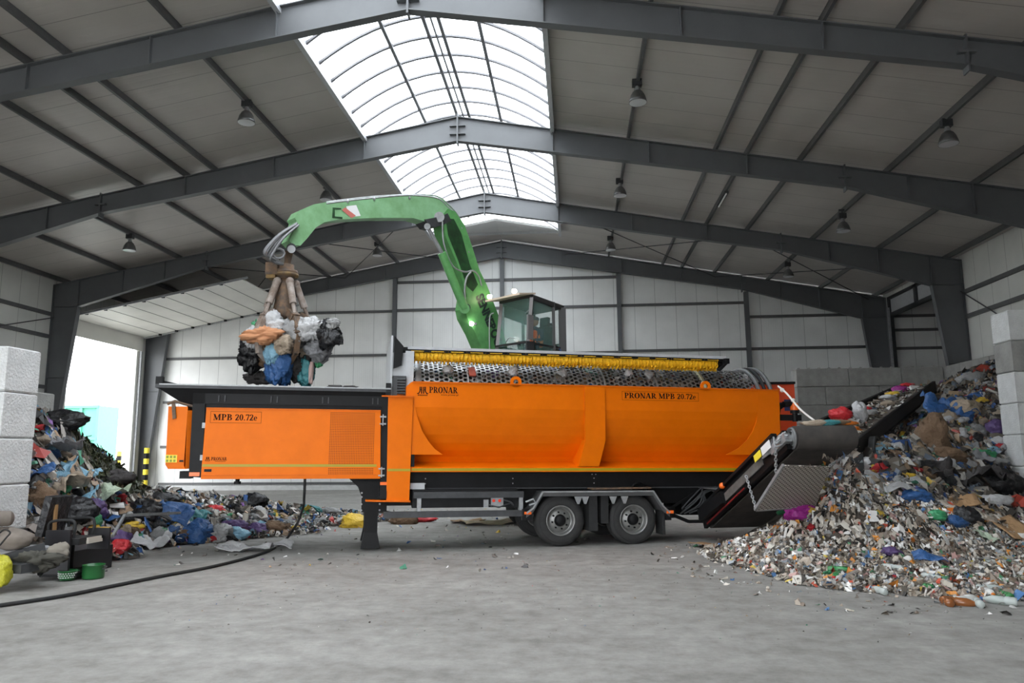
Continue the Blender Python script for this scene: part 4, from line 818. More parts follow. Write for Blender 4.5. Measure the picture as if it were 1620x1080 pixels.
# cab -------------------------------------------------------------
fw = V(dE); sdv = V(nE); C0 = V(atD(833, 600, 18.7)); zb = 3.72; C0.z = 0   # near (right) front corner; fw = forwards, -sdv = towards its left
def cabp(f, s, z): return C0+fw*f-sdv*s+zax*(zb+z)
H_ = 2.12; CW, CLn = 1.12, 1.4
FR = mat('dark_cab_frame', (.03, .028, .028), .5); FRL = mat('grey_cab_pillar', (.22, .2, .2), .5)
cabo = pt('cab', MB().prism([cabp(0, 0, 0), cabp(0, CW, 0), cabp(-CLn, CW, 0), cabp(-CLn, 0, 0)], [cabp(0, 0, .45), cabp(0, CW, .45), cabp(-CLn, CW, .45), cabp(-CLn, 0, .45)]), GREEND)
m_ = MB(); sl = -.22
for s in (0, CW): m_.beam(cabp(0, s, .45), cabp(sl, s, H_), .09, .09)
part('windscreen_pillars', m_, FRL, cabo)
m_ = MB()
for s in (0, CW): m_.beam(cabp(-CLn, s, .45), cabp(-CLn, s, H_-.12), .2, .2).beam(cabp(-1.05, s, .45), cabp(-1.05, s, H_), .08, .08)
for s in (0, CW): m_.beam(cabp(0, s, .95), cabp(-CLn, s, .9), .05, .05).beam(cabp(sl, s, H_), cabp(-CLn, s, H_-.12), .09, .12)
m_.beam(cabp(0, 0, .95), cabp(0, CW, .95), .05, .05).beam(cabp(0, 0, .5), cabp(0, CW, .5), .06, .08).beam(cabp(-CLn, 0, .5), cabp(-CLn, CW, .5), .1, .1).beam(cabp(-CLn, .3, 1.3), cabp(-CLn, .8, 1.3), .05, .7)
part('window_frames', m_, FR, cabo)
m_ = MB()
for s in (.03, CW-.03): m_.prism([cabp(-.04, s, .45), cabp(-CLn, s, .45), cabp(-CLn, s, .88), cabp(-.9, s, .93)], [cabp(-.04, s+.02, .45), cabp(-CLn, s+.02, .45), cabp(-CLn, s+.02, .88), cabp(-.9, s+.02, .93)])
m_.prism([cabp(-.3, CW-.04, H_-.35), cabp(-CLn, CW-.04, H_-.5), cabp(-CLn, CW-.04, H_-.1), cabp(-.3, CW-.04, H_)], [cabp(-.3, CW-.02, H_-.35), cabp(-CLn, CW-.02, H_-.5), cabp(-CLn, CW-.02, H_-.1), cabp(-.3, CW-.02, H_)])
m_.prism([cabp(-CLn, 0, .5), cabp(-CLn, CW, .5), cabp(-CLn, CW, 1.05), cabp(-CLn, 0, 1.05)], [cabp(-CLn+.03, 0, .5), cabp(-CLn+.03, CW, .5), cabp(-CLn+.03, CW, 1.05), cabp(-CLn+.03, 0, 1.05)])
part('inner_panels', m_, FR, cabo)
part('roof', MB().prism([cabp(sl+.05, -.03, H_), cabp(sl+.05, CW+.03, H_), cabp(-CLn-.05, CW+.03, H_-.14), cabp(-CLn-.05, -.03, H_-.14)], [cabp(sl+.05, -.03, H_+.09), cabp(sl+.05, CW+.03, H_+.09), cabp(-CLn-.05, CW+.03, H_-.05), cabp(-CLn-.05, -.03, H_-.05)]), FR, cabo)
vz = part('sun_visor', MB().prism([cabp(.28, -.05, H_+.0), cabp(.28, CW+.1, H_+.0), cabp(sl-.1, CW+.1, H_+.1), cabp(sl-.1, -.05, H_+.1)], [cabp(.28, -.05, H_+.05), cabp(.28, CW+.1, H_+.05), cabp(sl-.1, CW+.1, H_+.14), cabp(sl-.1, -.05, H_+.14)]), mat('beige_visor', (.62, .5, .4), .6), cabo)
for s in (.15, CW-.05): part('work_lamp', MB().cyl(cabp(.22, s, H_+.13), cabp(.3, s, H_+.12), .055, n=14), WARM, cabo)
def pane(a, b, c, d): return MB().prism([a, b, c, d], [k+V((.004, .004, .004)) for k in (a, b, c, d)])
part('windscreen', pane(cabp(-.06, .05, .98), cabp(-.06, CW-.05, .98), cabp(sl, CW-.05, H_), cabp(sl, .05, H_)), GLASS, cabo)
part('lower_screen', pane(cabp(-.02, .05, .52), cabp(-.02, CW-.05, .52), cabp(-.04, CW-.05, .93), cabp(-.04, .05, .93)), GLASS, cabo)
for s in (0.0, CW): part('door_glass', pane(cabp(-.12, s, .55), cabp(-1.0, s, .5), cabp(-1.0, s, H_-.05), cabp(sl-.05, s, H_)), GLASS, cabo); part('rear_side_glass', pane(cabp(-1.1, s, .55), cabp(-CLn+.1, s, .75), cabp(-CLn+.1, s, H_-.15), cabp(-1.1, s, H_-.1)), GLASS, cabo)
part('mirror', MB().beam(cabp(.02, -.15, 1.0), cabp(.0, -.15, 1.62), .2, .05, sdv).tube([cabp(0, 0, 1.7), cabp(.02, -.14, 1.75), cabp(.02, -.15, 1.6)], .015), mat('grey_mirror_shell', (.2, .19, .19), .5), cabo)
part('mirror', MB().beam(cabp(-.02, -.12, .6), cabp(.0, -.12, .95), .26, .05, sdv), DARKM, cabo)
part('hand_rail', MB().tube([cabp(.12, CW+.1, .7), cabp(.1, CW+.12, 1.7), cabp(.02, CW+.05, 1.85)], .018, 6, 4).tube([cabp(.12, .6, 1.0), cabp(.16, .45, 1.08), cabp(.15, .25, 1.05)], .015, 6, 4), GREYM, cabo)
part('seat', MB().beam(cabp(-.95, .3, .8), cabp(-.95, .8, .8), .5, .14).beam(cabp(-1.2, .32, .9), cabp(-1.28, .32, 1.5), .1, .1).beam(cabp(-1.2, .55, .85), cabp(-1.3, .55, 1.55), .5, .1, fw).beam(cabp(-1.3, .55, 1.58), cabp(-1.32, .55, 1.8), .28, .1, fw), BLACKB, cabo)
part('joystick', MB().cyl(cabp(-.6, .25, .8), cabp(-.55, .25, 1.1), .02).cyl(cabp(-.6, .85, .8), cabp(-.55, .85, 1.1), .02).beam(cabp(-.45, .55, .5), cabp(-.35, .55, 1.0), .12, .1), BLACK, cabo)
# upper structure, pedestal and undercarriage (mostly hidden behind the screen)
m_ = MB().prism([C0+fw*.4-sdv*s+zax*1.35 for s in (1.2, 3.2)]+[C0-fw*3.6-sdv*s+zax*1.35 for s in (3.2, -.4)]+[C0-fw*1.2+sdv*.4+zax*1.35, C0-fw*1.2-sdv*1.2+zax*1.35], [C0+fw*.4-sdv*s+zax*2.3 for s in (1.2, 3.2)]+[C0-fw*3.6-sdv*s+zax*2.9 for s in (3.2, -.4)]+[C0-fw*1.2+sdv*.4+zax*2.6, C0-fw*1.2-sdv*1.2+zax*2.4])
pt('upper_body', m_, GREEN)
pt('cab_riser', MB().beam(C0-fw*.8-sdv*.55+zax*1.4, C0-fw*.8-sdv*.55+zax*zb, .8, .5, fw), GREEND)
pt('boom_foot', MB().beam(pp(785, 600), pp(785, 600)-zax*1.9, .5, .5, fw), GREEND)
ctr = C0-fw*2.4-sdv*.4
pt('turntable', MB().cyl(ctr+zax*1.0, ctr+zax*1.36, .8, n=28), BLACK)
uc = pt('undercarriage', MB().beam(ctr-fw*1.5+zax*.9, ctr+fw*1.5+zax*.9, 1.0, .35), GREEND)
for f in (-1.1, 1.1):
    for s in (-1.0, 1.0):
        c = ctr+fw*f+sdv*s+zax*.56; part('wheel', MB().lathe([(.25, -.2), (.5, -.2), (.56, -.14), (.56, .14), (.5, .2), (.25, .2), (.2, .08), (0, .08)], c, sdv*(1 if s > 0 else -1), 32), TYRE, uc)
# operator -----------------------------------------------------------
op = root('person', 'person in orange vest and cap seated at controls in the cab', 'person', cabp(-.95, .55, .85))
def skin(name, pts, m, par):
    me = bpy.data.meshes.new(name); me.from_pydata([tuple(Vector(p[0])-ROOTM[par.name].translation) for p in pts], [(p[2], i) for i, p in enumerate(pts) if p[2] is not None], [])
    o = bpy.data.objects.new(name, me); COL.objects.link(o); o.parent = par
    o.modifiers.new('s', 'SKIN'); 
    for i, p in enumerate(pts): me.skin_vertices[0].data[i].radius = (p[1], p[1])
    me.skin_vertices[0].data[0].use_root = True; o.modifiers.new('d', 'SUBSURF').levels = 1; o.modifiers['d'].render_levels = 2
    dg = bpy.context.evaluated_depsgraph_get(); nm = bpy.data.meshes.new_from_object(o.evaluated_get(dg)); o.modifiers.clear(); o.data = nm; nm.materials.clear(); nm.materials.append(m)
    for p in nm.polygons: p.use_smooth = True
    return o
SKINM = mat('skin', (.42, .24, .17), .6); NAVY = mat('navy_work_clothes', (.03, .04, .08), .8); VEST = mat('orange_safety_vest', (.9, .16, .03), .7)
c = lambda f, s, z: cabp(-.95+f, .55+s, .85+z)
body = [(c(0, 0, .1), .15, None), (c(-.03, 0, .3), .15, 0), (c(-.03, 0, .5), .17, 1), (c(0, 0, .6), .07, 2), (c(.02, 0, .68), .06, 3),
        (c(0, .2, .52), .07, 2), (c(.05, .27, .28), .05, 5), (c(.3, .28, .25), .038, 6), (c(.36, .28, .26), .03, 7), (c(0, -.2, .52), .07, 2), (c(.05, -.27, .28), .05, 9), (c(.3, -.28, .25), .038, 10), (c(.36, -.28, .26), .03, 11),
        (c(.1, .1, .07), .1, 0), (c(.48, .12, .08), .075, 13), (c(.52, .12, -.3), .05, 14), (c(.6, .12, -.33), .04, 15), (c(.1, -.1, .07), .1, 0), (c(.48, -.12, .08), .075, 17), (c(.52, -.12, -.3), .05, 18), (c(.6, -.12, -.33), .04, 19)]
skin('body', body, NAVY, op)
part('head', MB().ball(c(.03, 0, .8), .105, (.95, .85, 1.15), 16, 12).ball(c(.135, 0, .79), .022).ball(c(.02, .09, .79), .025).ball(c(.02, -.09, .79), .025), SKINM, op)
part('cap', MB().ball(c(.02, 0, .86), .108, (1, .9, .8), 16, 8).beam(c(.1, 0, .87), c(.2, 0, .86), .15, .015), mat('grey_cap', (.12, .12, .13), .8), op)
part('vest', MB().lathe([(.17, 0), (.175, .12), (.185, .3), (.15, .4), (.08, .45), (.06, .42)], c(-.02, 0, .12), n=18), VEST, op)
for s in (.28, -.28):
    m_ = MB().ball(c(.38, s, .26), .035)
    for k in range(4): m_.tube([c(.39, s-.03+k*.02, .27), c(.44, s-.03+k*.02, .26-.004*k), c(.44, s-.03+k*.02, .22)], .009, 5, 3)
    m_.tube([c(.37, s+.03, .27), c(.4, s+.045, .24)], .01, 5); part('hand', m_, SKINM, op)
# ================================================================== WASTE HEAPS
def rbf(ctrl, power=1.0):
    C = np.array(ctrl, float); X = C[:, :2]; d = np.linalg.norm(X[:, None]-X[None], axis=2); n = len(C)
    A = np.zeros((n+3, n+3)); A[:n, :n] = d; A[:n, n] = 1; A[:n, n+1:] = X; A[n, :n] = 1; A[n+1:, :n] = X.T
    b = np.zeros(n+3); b[:n] = C[:, 2]; A[:n, :n] -= np.eye(n)*.02; w_ = np.linalg.solve(A, b)
    def h(x, y):
        x = np.asarray(x, float); y = np.asarray(y, float); r = np.sqrt((x[..., None]-X[:, 0])**2+(y[..., None]-X[:, 1])**2)
        return r @ w_[:n]+w_[n]+w_[n+1]*x+w_[n+2]*y
    return h
def nz(x, y, s, seed=0):
    """cheap smooth value noise"""
    x = np.asarray(x, float)*s+seed*17.3; y = np.asarray(y, float)*s+seed*9.1; xi, yi = np.floor(x), np.floor(y); fx, fy = x-xi, y-yi
    fx, fy = fx*fx*(3-2*fx), fy*fy*(3-2*fy)
    hsh = lambda a, b: np.mod(np.sin(a*127.1+b*311.7+seed)*43758.5453, 1.0)
    return (hsh(xi, yi)*(1-fx)+hsh(xi+1, yi)*fx)*(1-fy)+(hsh(xi, yi+1)*(1-fx)+hsh(xi+1, yi+1)*fx)*fy
cR = [(*atZ(x, y)[:2], 0) for x, y in ((1120, 885), (1185, 905), (1250, 925), (1330, 934), (1400, 940), (1470, 947), (1530, 951), (1620, 949))]
cR += [(6.2, 9.8, 0), (7.5, 10.2, 0), (9.5, 11, 0), (12, 12.5, 0), (2.2, 14.8, 0), (2.6, 16.2, -.1), (4.5, 18.5, -.1), (6.5, 20.5, .1), (8.2, 23, .2), (8.9, 26, .3), (8.6, 30, -.1), (6.8, 26, -.3), (14.7, 30.9, 4.2), (14.7, 20.5, 3.6), (14.7, 25, 4.9), (11.5, 30.9, 3.2), (9.3, 30.9, .8)]
cR += [tuple(atD(x, y, D)) for x, y, D in ((1345, 748, 13.9), (1325, 775, 13.5), (1400, 785, 13.5), (1440, 800, 13.6), (1500, 795, 14.6), (1550, 805, 15.2), (1610, 812, 16.9), (1612, 880, 12.8), (1500, 880, 12.0), (1400, 880, 11.9), (1300, 862, 12.7), (1250, 880, 12.5),
     (1400, 715, 16.2), (1450, 700, 17), (1500, 705, 17.4), (1545, 742, 17.2), (1572, 700, 18.4), (1560, 640, 19.8), (1500, 655, 19.2), (1450, 676, 19.8), (1560, 600, 22.5), (1500, 604, 24), (1482, 640, 21.5), (1420, 690, 19.5), (1395, 690, 22), (1430, 660, 24), (1380, 716, 17.8), (1350, 712, 17.5), (1300, 745, 16.5), (1270, 800, 15), (1230, 835, 14.6))]
hR0 = rbf(cR)
def hR(x, y): h = hR0(x, y); return np.where(h > .02, h+(nz(x, y, 1.1, 3)-.5)*.28*np.clip(h, 0, 1)+(nz(x, y, 3.1, 5)-.5)*.14*np.clip(h*2, 0, 1), h)
cL = [(*atZ(x, y)[:2], 0) for x, y in ((180, 872), (240, 868), (300, 862), (370, 856), (440, 852), (560, 848), (670, 832))]
cL += [(-8, 12, -.15), (-7.4, 13, -.1), (-8.6, 11.8, -.2), (-8.4, 13.0, .0), (-9.0, 12.6, .25), (-3.3, 21.3, 0), (-3.6, 23, 0), (-6, 24, 0), (-9, 25, 0), (-12, 26.5, 0), (-15, 27, 0), (-19, 27, 0), (-22, 24, .2), (-20, 18, 1.5), (-12, 12.2, 1.6), (-10.5, 12.1, 1.3), (-9.4, 12.6, .55)]
cL += [tuple(atD(x, y, D)) for x, y, D in ((62, 655, 15.2), (190, 775, 18.5), (215, 783, 20), (55, 700, 14.2), (100, 685, 15.8), (130, 712, 16.3), (160, 740, 16.8), (195, 775, 17.4), (235, 782, 19.0), (300, 788, 19.6), (385, 796, 20.2), (450, 818, 20), (550, 822, 20.6), (60, 750, 13.6), (60, 800, 12.9), (110, 760, 14.6), (120, 810, 14), (170, 840, 13.9), (230, 830, 15.5), (320, 830, 16.8), (400, 828, 18), (500, 833, 19.4), (600, 828, 20.5), (640, 822, 21.3))]
cL += [(-15, 17, 2.9), (-17, 16, 2.8)]
hL0 = rbf(cL)
def hL(x, y): h = hL0(x, y); return np.where(h > .02, h+(nz(x, y, 1.3, 8)-.5)*.24*np.clip(h, 0, 1)+(nz(x, y, 3.3, 2)-.5)*.12*np.clip(h*2, 0, 1), h)
def okR(x, y): return (x < 14.68) & (y < 30.95) & ~((x > 10.3) & (y > 18.45) & (y < 19.4)) & (x > 2.0) & ~((y < 18.4) & (x > 13.5))
def okL(x, y): return (x > -23.5) & ~((x < -9.05) & (y < 12.12)) & ~((x > -14) & (x < -12.25) & (y > 15.9) & (y < 16.85))
def heap(name, h, ok, xs, ys, lab, st=.16):
    nx, ny = int((xs[1]-xs[0])/st), int((ys[1]-ys[0])/st); X, Y = np.meshgrid(np.linspace(*xs, nx), np.linspace(*ys, ny)); Z = h(X, Y)-.04
    K = (Z > .0) & ok(X, Y); idx = -np.ones(X.shape, int); use = np.zeros(X.shape, bool); q = K[:-1, :-1] & K[1:, :-1] & K[:-1, 1:] & K[1:, 1:]
    for a in ((slice(0, -1), slice(0, -1)), (slice(1, None), slice(0, -1)), (slice(0, -1), slice(1, None)), (slice(1, None), slice(1, None))): use[a] |= q
    idx[use] = np.arange(use.sum()); mb = MB(); mb.v = [tuple(p) for p in np.stack([X[use], Y[use], np.maximum(Z[use], .003)], 1).tolist()]
    I, J = np.nonzero(q); mb.f = [(int(idx[i, j]), int(idx[i, j+1]), int(idx[i+1, j+1]), int(idx[i+1, j])) for i, j in zip(I, J)]
    return single(name, mb, SOIL, lab, 'waste heap', kind='stuff')
heap('waste_heap', hR, okR, (1.8, 14.7), (9, 31), 'dark core of the tall right-hand heap filling the block bunker')
heap('waste_heap', hL, okL, (-23.5, -3), (11.5, 27.5), 'dark core of the long left heap behind the whitish block wall')
def hit(px, py, h, lift=0.):
    d = ray(px, py); t = np.linspace(8, 45, 1500); P_ = EYE+d*t[:, None]; zz = np.maximum(h(P_[:, 0], P_[:, 1]), 0); k = int(np.argmax(P_[:, 2] < zz+lift))
    if k == 0: q = np.where((P_[:, 1] > 11.5) & (P_[:, 1] < 27) & (zz > .3), P_[:, 2]-zz, 99); k = int(np.argmin(q)); return Vector((P_[k][0], P_[k][1], zz[k]))
    return Vector(P_[k])
PALS = {
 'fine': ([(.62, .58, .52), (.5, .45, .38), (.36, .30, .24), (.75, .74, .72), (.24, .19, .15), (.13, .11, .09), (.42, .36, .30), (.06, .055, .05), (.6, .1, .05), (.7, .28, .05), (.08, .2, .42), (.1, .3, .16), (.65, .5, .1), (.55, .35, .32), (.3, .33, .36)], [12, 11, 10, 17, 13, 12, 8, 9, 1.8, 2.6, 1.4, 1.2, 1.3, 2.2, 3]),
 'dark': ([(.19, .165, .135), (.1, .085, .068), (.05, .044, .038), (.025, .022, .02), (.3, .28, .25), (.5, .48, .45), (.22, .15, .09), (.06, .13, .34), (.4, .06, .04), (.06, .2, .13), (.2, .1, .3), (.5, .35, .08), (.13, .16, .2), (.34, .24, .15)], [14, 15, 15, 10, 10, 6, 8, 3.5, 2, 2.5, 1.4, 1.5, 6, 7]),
 'left': ([(.34, .31, .27), (.2, .17, .15), (.09, .08, .075), (.04, .038, .038), (.5, .47, .43), (.7, .69, .68), (.06, .15, .38), (.14, .26, .34), (.45, .07, .06), (.07, .25, .16), (.24, .12, .34), (.6, .42, .07), (.42, .29, .19)], [13, 12, 14, 9, 12, 10, 5, 5, 2.5, 2.5, 2, 2, 7]),
 'leaf': ([(.03, .04, .012), (.05, .055, .02), (.02, .024, .01), (.07, .06, .03)], [4, 3, 4, 2])}
def debris(name, h, ok, n, region, size, pal, lab, flat=.5, lift=.0, cat='loose waste', mode='mix', seed=1):
    """thousands of small crumpled scraps, strips, cartons and tubs lying on a heap surface, as one mesh"""
    r = np.random.default_rng(seed); C, W_ = PALS[pal]; W_ = np.array(W_)/sum(W_)
    V, F, COLS = [], [], []; nv = 0
    pos = []
    while len(pos) < n:
        x = r.uniform(region[0], region[1], n*2); y = r.uniform(region[2], region[3], n*2); z = h(x, y); k = ok(x, y) & region[4](x, y, z, r)
        pos += list(zip(x[k], y[k], np.maximum(z[k], 0)))
    pos = np.array(pos[:n]); e = .05
    gx = (h(pos[:, 0]+e, pos[:, 1])-h(pos[:, 0]-e, pos[:, 1]))/(2*e); gy = (h(pos[:, 0], pos[:, 1]+e)-h(pos[:, 0], pos[:, 1]-e))/(2*e); gx[pos[:, 2] <= .01] = 0; gy[pos[:, 2] <= .01] = 0
    u3 = np.array([[i-1, j-1, 0] for j in range(3) for i in range(3)], float); f3 = np.array([(0, 1, 4, 3), (1, 2, 5, 4), (3, 4, 7, 6), (4, 5, 8, 7)])
    bx = np.array([(-1, -1, -1), (1, -1, -1), (1, 1, -1), (-1, 1, -1), (-1, -1, 1), (1, -1, 1), (1, 1, 1), (-1, 1, 1)], float); fb = np.array([(4, 5, 6, 7), (0, 1, 5, 4), (1, 2, 6, 5), (2, 3, 7, 6), (3, 0, 4, 7)])
    a6 = np.arange(7)*2*np.pi/7; cx = np.concatenate([np.stack([-np.ones(7), np.cos(a6), np.sin(a6)], 1), np.stack([np.ones(7), np.cos(a6), np.sin(a6)], 1)]); fc = np.array([(i, (i+1) % 7, 7+(i+1) % 7, 7+i) for i in range(7)])
    for i in range(n):
        s = size*min(math.exp(r.normal(0, .42)), 1.9); t = r.random()
        if mode == 'leaf': P_ = u3*[s*1.6, s*.16, 1]+r.normal(0, .25*s, (9, 3)); f = f3
        elif t < .66: P_ = u3*[s, s*r.uniform(.35, 1), 1]+r.normal(0, .30*s, (9, 3))*[.6, .6, 1]; P_[4, 2] += s*r.uniform(.1, .6); f = f3
        elif t < .86: P_ = bx*[s*.8, s*r.uniform(.2, .6), s*r.uniform(.05, .4)]+r.normal(0, .05*s, (8, 3)); f = fb
        else: P_ = cx*[s*r.uniform(.6, 1.3), s*.38, s*.38*r.uniform(.5, 1)]; P_[7:, 1:] *= r.uniform(.5, 1); f = fc
        a, b, c_ = r.uniform(0, 6.283), r.normal(0, flat), r.normal(0, flat)
        ca, sa, cb, sb, cc, sc = math.cos(a), math.sin(a), math.cos(b), math.sin(b), math.cos(c_), math.sin(c_)
        M = np.array([[ca, -sa, 0], [sa, ca, 0], [0, 0, 1]]) @ np.array([[cb, 0, sb], [0, 1, 0], [-sb, 0, cb]]) @ np.array([[1, 0, 0], [0, cc, -sc], [0, sc, cc]])
        P_ = P_ @ M.T; P_[:, 2] += P_[:, 0]*gx[i]*.8+P_[:, 1]*gy[i]*.8
        P_[:, 2] += s*.15+lift*r.random(); P_ += pos[i]
        if pos[i, 2] < .3: P_[:, 2] = np.maximum(P_[:, 2], .004)
        V.append(P_); F += (f+nv).tolist(); nv += len(P_)
        co = np.array(C[r.choice(len(C), p=W_)])*r.uniform(.6, 1.2); COLS += [tuple(np.clip(co, 0, 1))+(1,)]*len(f)
    V = np.concatenate(V); me = bpy.data.meshes.new(name); cen = np.array([V[:, 0].mean(), V[:, 1].mean(), 0]); me.from_pydata((V-cen).tolist(), [], F)
    at = me.color_attributes.new('piece_colour', 'FLOAT_COLOR', 'CORNER'); arr = np.repeat(np.array(COLS), [len(f) for f in F], axis=0); at.data.foreach_set('color', arr.astype(np.float32).ravel())
    me.materials.append(SCRAP); o = bpy.data.objects.new(name, me); COL.objects.link(o); o.location = cen; o['label'] = lab; o['category'] = cat; o['kind'] = 'stuff'; return o
def near(x, y, z, r): return (z > .03)
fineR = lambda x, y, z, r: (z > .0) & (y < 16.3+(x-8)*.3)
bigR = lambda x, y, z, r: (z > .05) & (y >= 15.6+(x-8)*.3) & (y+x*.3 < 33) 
debris('shredded_waste', hR, okR, 24000, (1.9, 13, 9, 18.5, fineR), .03, 'fine', 'pale small shredded waste of the front right heap under the conveyor head', .8, .05, seed=3)
debris('shredded_waste', hR, okR, 4500, (1.9, 13, 9, 18.5, fineR), .05, 'fine', 'larger pale scraps strewn over the front right heap', .7, .06, seed=4)
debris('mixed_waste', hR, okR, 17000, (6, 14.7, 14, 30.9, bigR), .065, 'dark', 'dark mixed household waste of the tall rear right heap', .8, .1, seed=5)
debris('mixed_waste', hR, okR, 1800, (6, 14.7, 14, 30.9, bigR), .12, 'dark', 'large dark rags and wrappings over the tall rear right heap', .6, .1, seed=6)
upL = lambda x, y, z, r: (z > .03)
debris('mixed_waste', hL, okL, 17000, (-17, -3.2, 12, 25, upL), .045, 'left', 'small mixed household waste of the long left heap', .8, .06, seed=7)
debris('mixed_waste', hL, okL, 2600, (-17, -3.2, 12, 24, lambda x, y, z, r: z > .2), .095, 'left', 'larger rags and wrappings over the long left heap', .7, .1, seed=8)
lp_ = hit(150, 730, hL)
debris('hedge_cuttings', hL, okL, 3000, (lp_.x-1.2, lp_.x+1.2, lp_.y-1.2, lp_.y+1.2, lambda x, y, z, r: (np.hypot((x-lp_.x)/1.15, (y-lp_.y)/1.1) < r.uniform(.6, 1, x.shape))), .045, 'leaf', 'dark green hedge cuttings on the left heap crest', 1.2, .28, mode='leaf', cat='garden waste', seed=9)
flatz = lambda x, y: np.asarray(x, float)*0
debris('scattered_litter', flatz, lambda x, y: x > -99, 420, (0, 7, 9.3, 16, lambda x, y, z, r: (np.abs(hR0(x, y)) < .35)), .028, 'fine', 'scattered litter on the floor before the right heap', .6, 0, seed=10)
debris('scattered_litter', flatz, lambda x, y: x > -99, 450, (-9, 6, 12, 26, lambda x, y, z, r: (np.abs(hL0(x, y)) < .5) | (r.random(x.shape) < .1)), .03, 'left', 'scattered litter on the floor around the left heap and under the machine', .6, 0, seed=12)
debris('floor_grit', flatz, lambda x, y: x > -99, 1500, (-5, 6, 8, 15, lambda x, y, z, r: r.random(x.shape) < .8), .008, 'dark', 'tiny dark grit on the open floor', .6, 0, seed=13)
# ---- individual pieces
CM = {n: mat(n, *a, bump=.9, bscale=11) for n, a in {
 'black_plastic_film': ((.014, .014, .016), .28), 'white_plastic_film': ((.52, .52, .53), .45), 'grey_plastic_film': ((.3, .3, .3), .4), 'blue_plastic_film': ((.03, .10, .27), .4), 'light_blue_plastic_film': ((.2, .38, .5), .35),
 'purple_plastic_film': ((.1, .06, .17), .5), 'yellow_plastic_film': ((.75, .5, .05), .4), 'green_plastic_film': ((.05, .3, .13), .35), 'red_plastic_film': ((.6, .03, .04), .4), 'teal_plastic_film': ((.04, .2, .22), .4),
 'cardboard': ((.33, .2, .1), .85), 'pale_cardboard': ((.52, .42, .3), .85), 'beige_cloth': ((.36, .29, .22), .9), 'grey_cloth': ((.2, .2, .21), .9), 'dark_cloth': ((.05, .045, .045), .9), 'brown_cloth': ((.16, .1, .06), .9), 'orange_plastic_film': ((.75, .2, .02), .4), 'pale_green_film': ((.4, .48, .36), .5), 'magenta_plastic_film': ((.3, .02, .22), .4)}.items()}
def crumple(c, s, sd, sq=(1, 1, .7), amp=.36, n=30, m=20):
    off = Vector((sd*3.7, sd*1.9, sd*.7))
    def fn(v):
        q = v*1.1+off; wq = q+Vector((noise.noise(q*2), noise.noise(q*2+off), 0))*.35; return 1+amp*(noise.noise(q)*1.2-abs(noise.noise(wq*2.6))*1.25-abs(noise.noise(wq*5.5))*.75+.45)
    return MB().ball(c, s, sq, n, m, fn)
def sheet(c, sx, sy, sd, amp=.12, tilt=(0, 0, 0), n=12, fold=.0):
    from mathutils import Euler
    R = Euler(tilt).to_matrix(); mb = MB(); vs = []
    for top in (0, 1):
        for j in range(n+1):
            for i in range(n+1):
                x, y = (i/n-.5)*sx, (j/n-.5)*sy; q = Vector((x*2.5+sd*3, y*2.5, sd)); z = noise.noise(q)*amp+abs(noise.noise(q*2.2))*amp*.8+fold*abs(x)+.012*top
                v = R @ Vector((x+noise.noise(q*1.3)*amp*.6, y, z)); vs.append(v+Vector(c))
    N1 = (n+1)**2; fs = []
    for j in range(n):
        for i in range(n): a = j*(n+1)+i; fs += [(a, a+n+1, a+n+2, a+1), (N1+a, N1+a+1, N1+a+n+2, N1+a+n+1)]
    ed = [i for i in range(n)]; 
    for i in range(n):
        for a, b in ((i, i+1), (n*(n+1)+i+1, n*(n+1)+i), ((i+1)*(n+1), i*(n+1)), (i*(n+1)+n, (i+1)*(n+1)+n)): fs.append((a, b, N1+b, N1+a))
    return mb.add(vs, fs, True)
sdn = [0]
def item(kind, px, py, h, s, m, lab, sq=(1, 1, .7), group=None, D=None, tilt=(0, 0, 0), amp=None):
    sdn[0] += 1; sd = sdn[0]*1.37
    c = Vector(atD(px, py, D)) if D else hit(px, py, h)
    cats = {'garbage_bag': 'bag', 'plastic_bag': 'bag', 'plastic_sheet': 'plastic sheet', 'cardboard_sheet': 'cardboard', 'cloth_rag': 'rag', 'torn_cloth': 'rag', 'plastic_bowl': 'bowl'}
    if kind in ('garbage_bag', 'plastic_bag'):
        mb = crumple(c+(Vector((0, 0, s*.25)) if not D else Vector()), s, sd, sq, amp or .33); o = single(kind, mb, CM[m], lab, cats[kind], group)
        k = c+Vector((s*.5*sq[0], 0, s*.7*sq[2])); 
    elif kind == 'cardboard_sheet': o = single(kind, sheet(c+Vector((0, 0, .06)), s*sq[0], s*sq[1], sd, .03, tilt, 8, .25), CM[m], lab, cats[kind], group)
    else: o = single(kind, sheet(c+Vector((0, 0, .08)), s*sq[0], s*sq[1], sd, amp or s*.35, tilt, 18), CM[m], lab, cats[kind], group)
    return o
L_, Rr = hL, hR
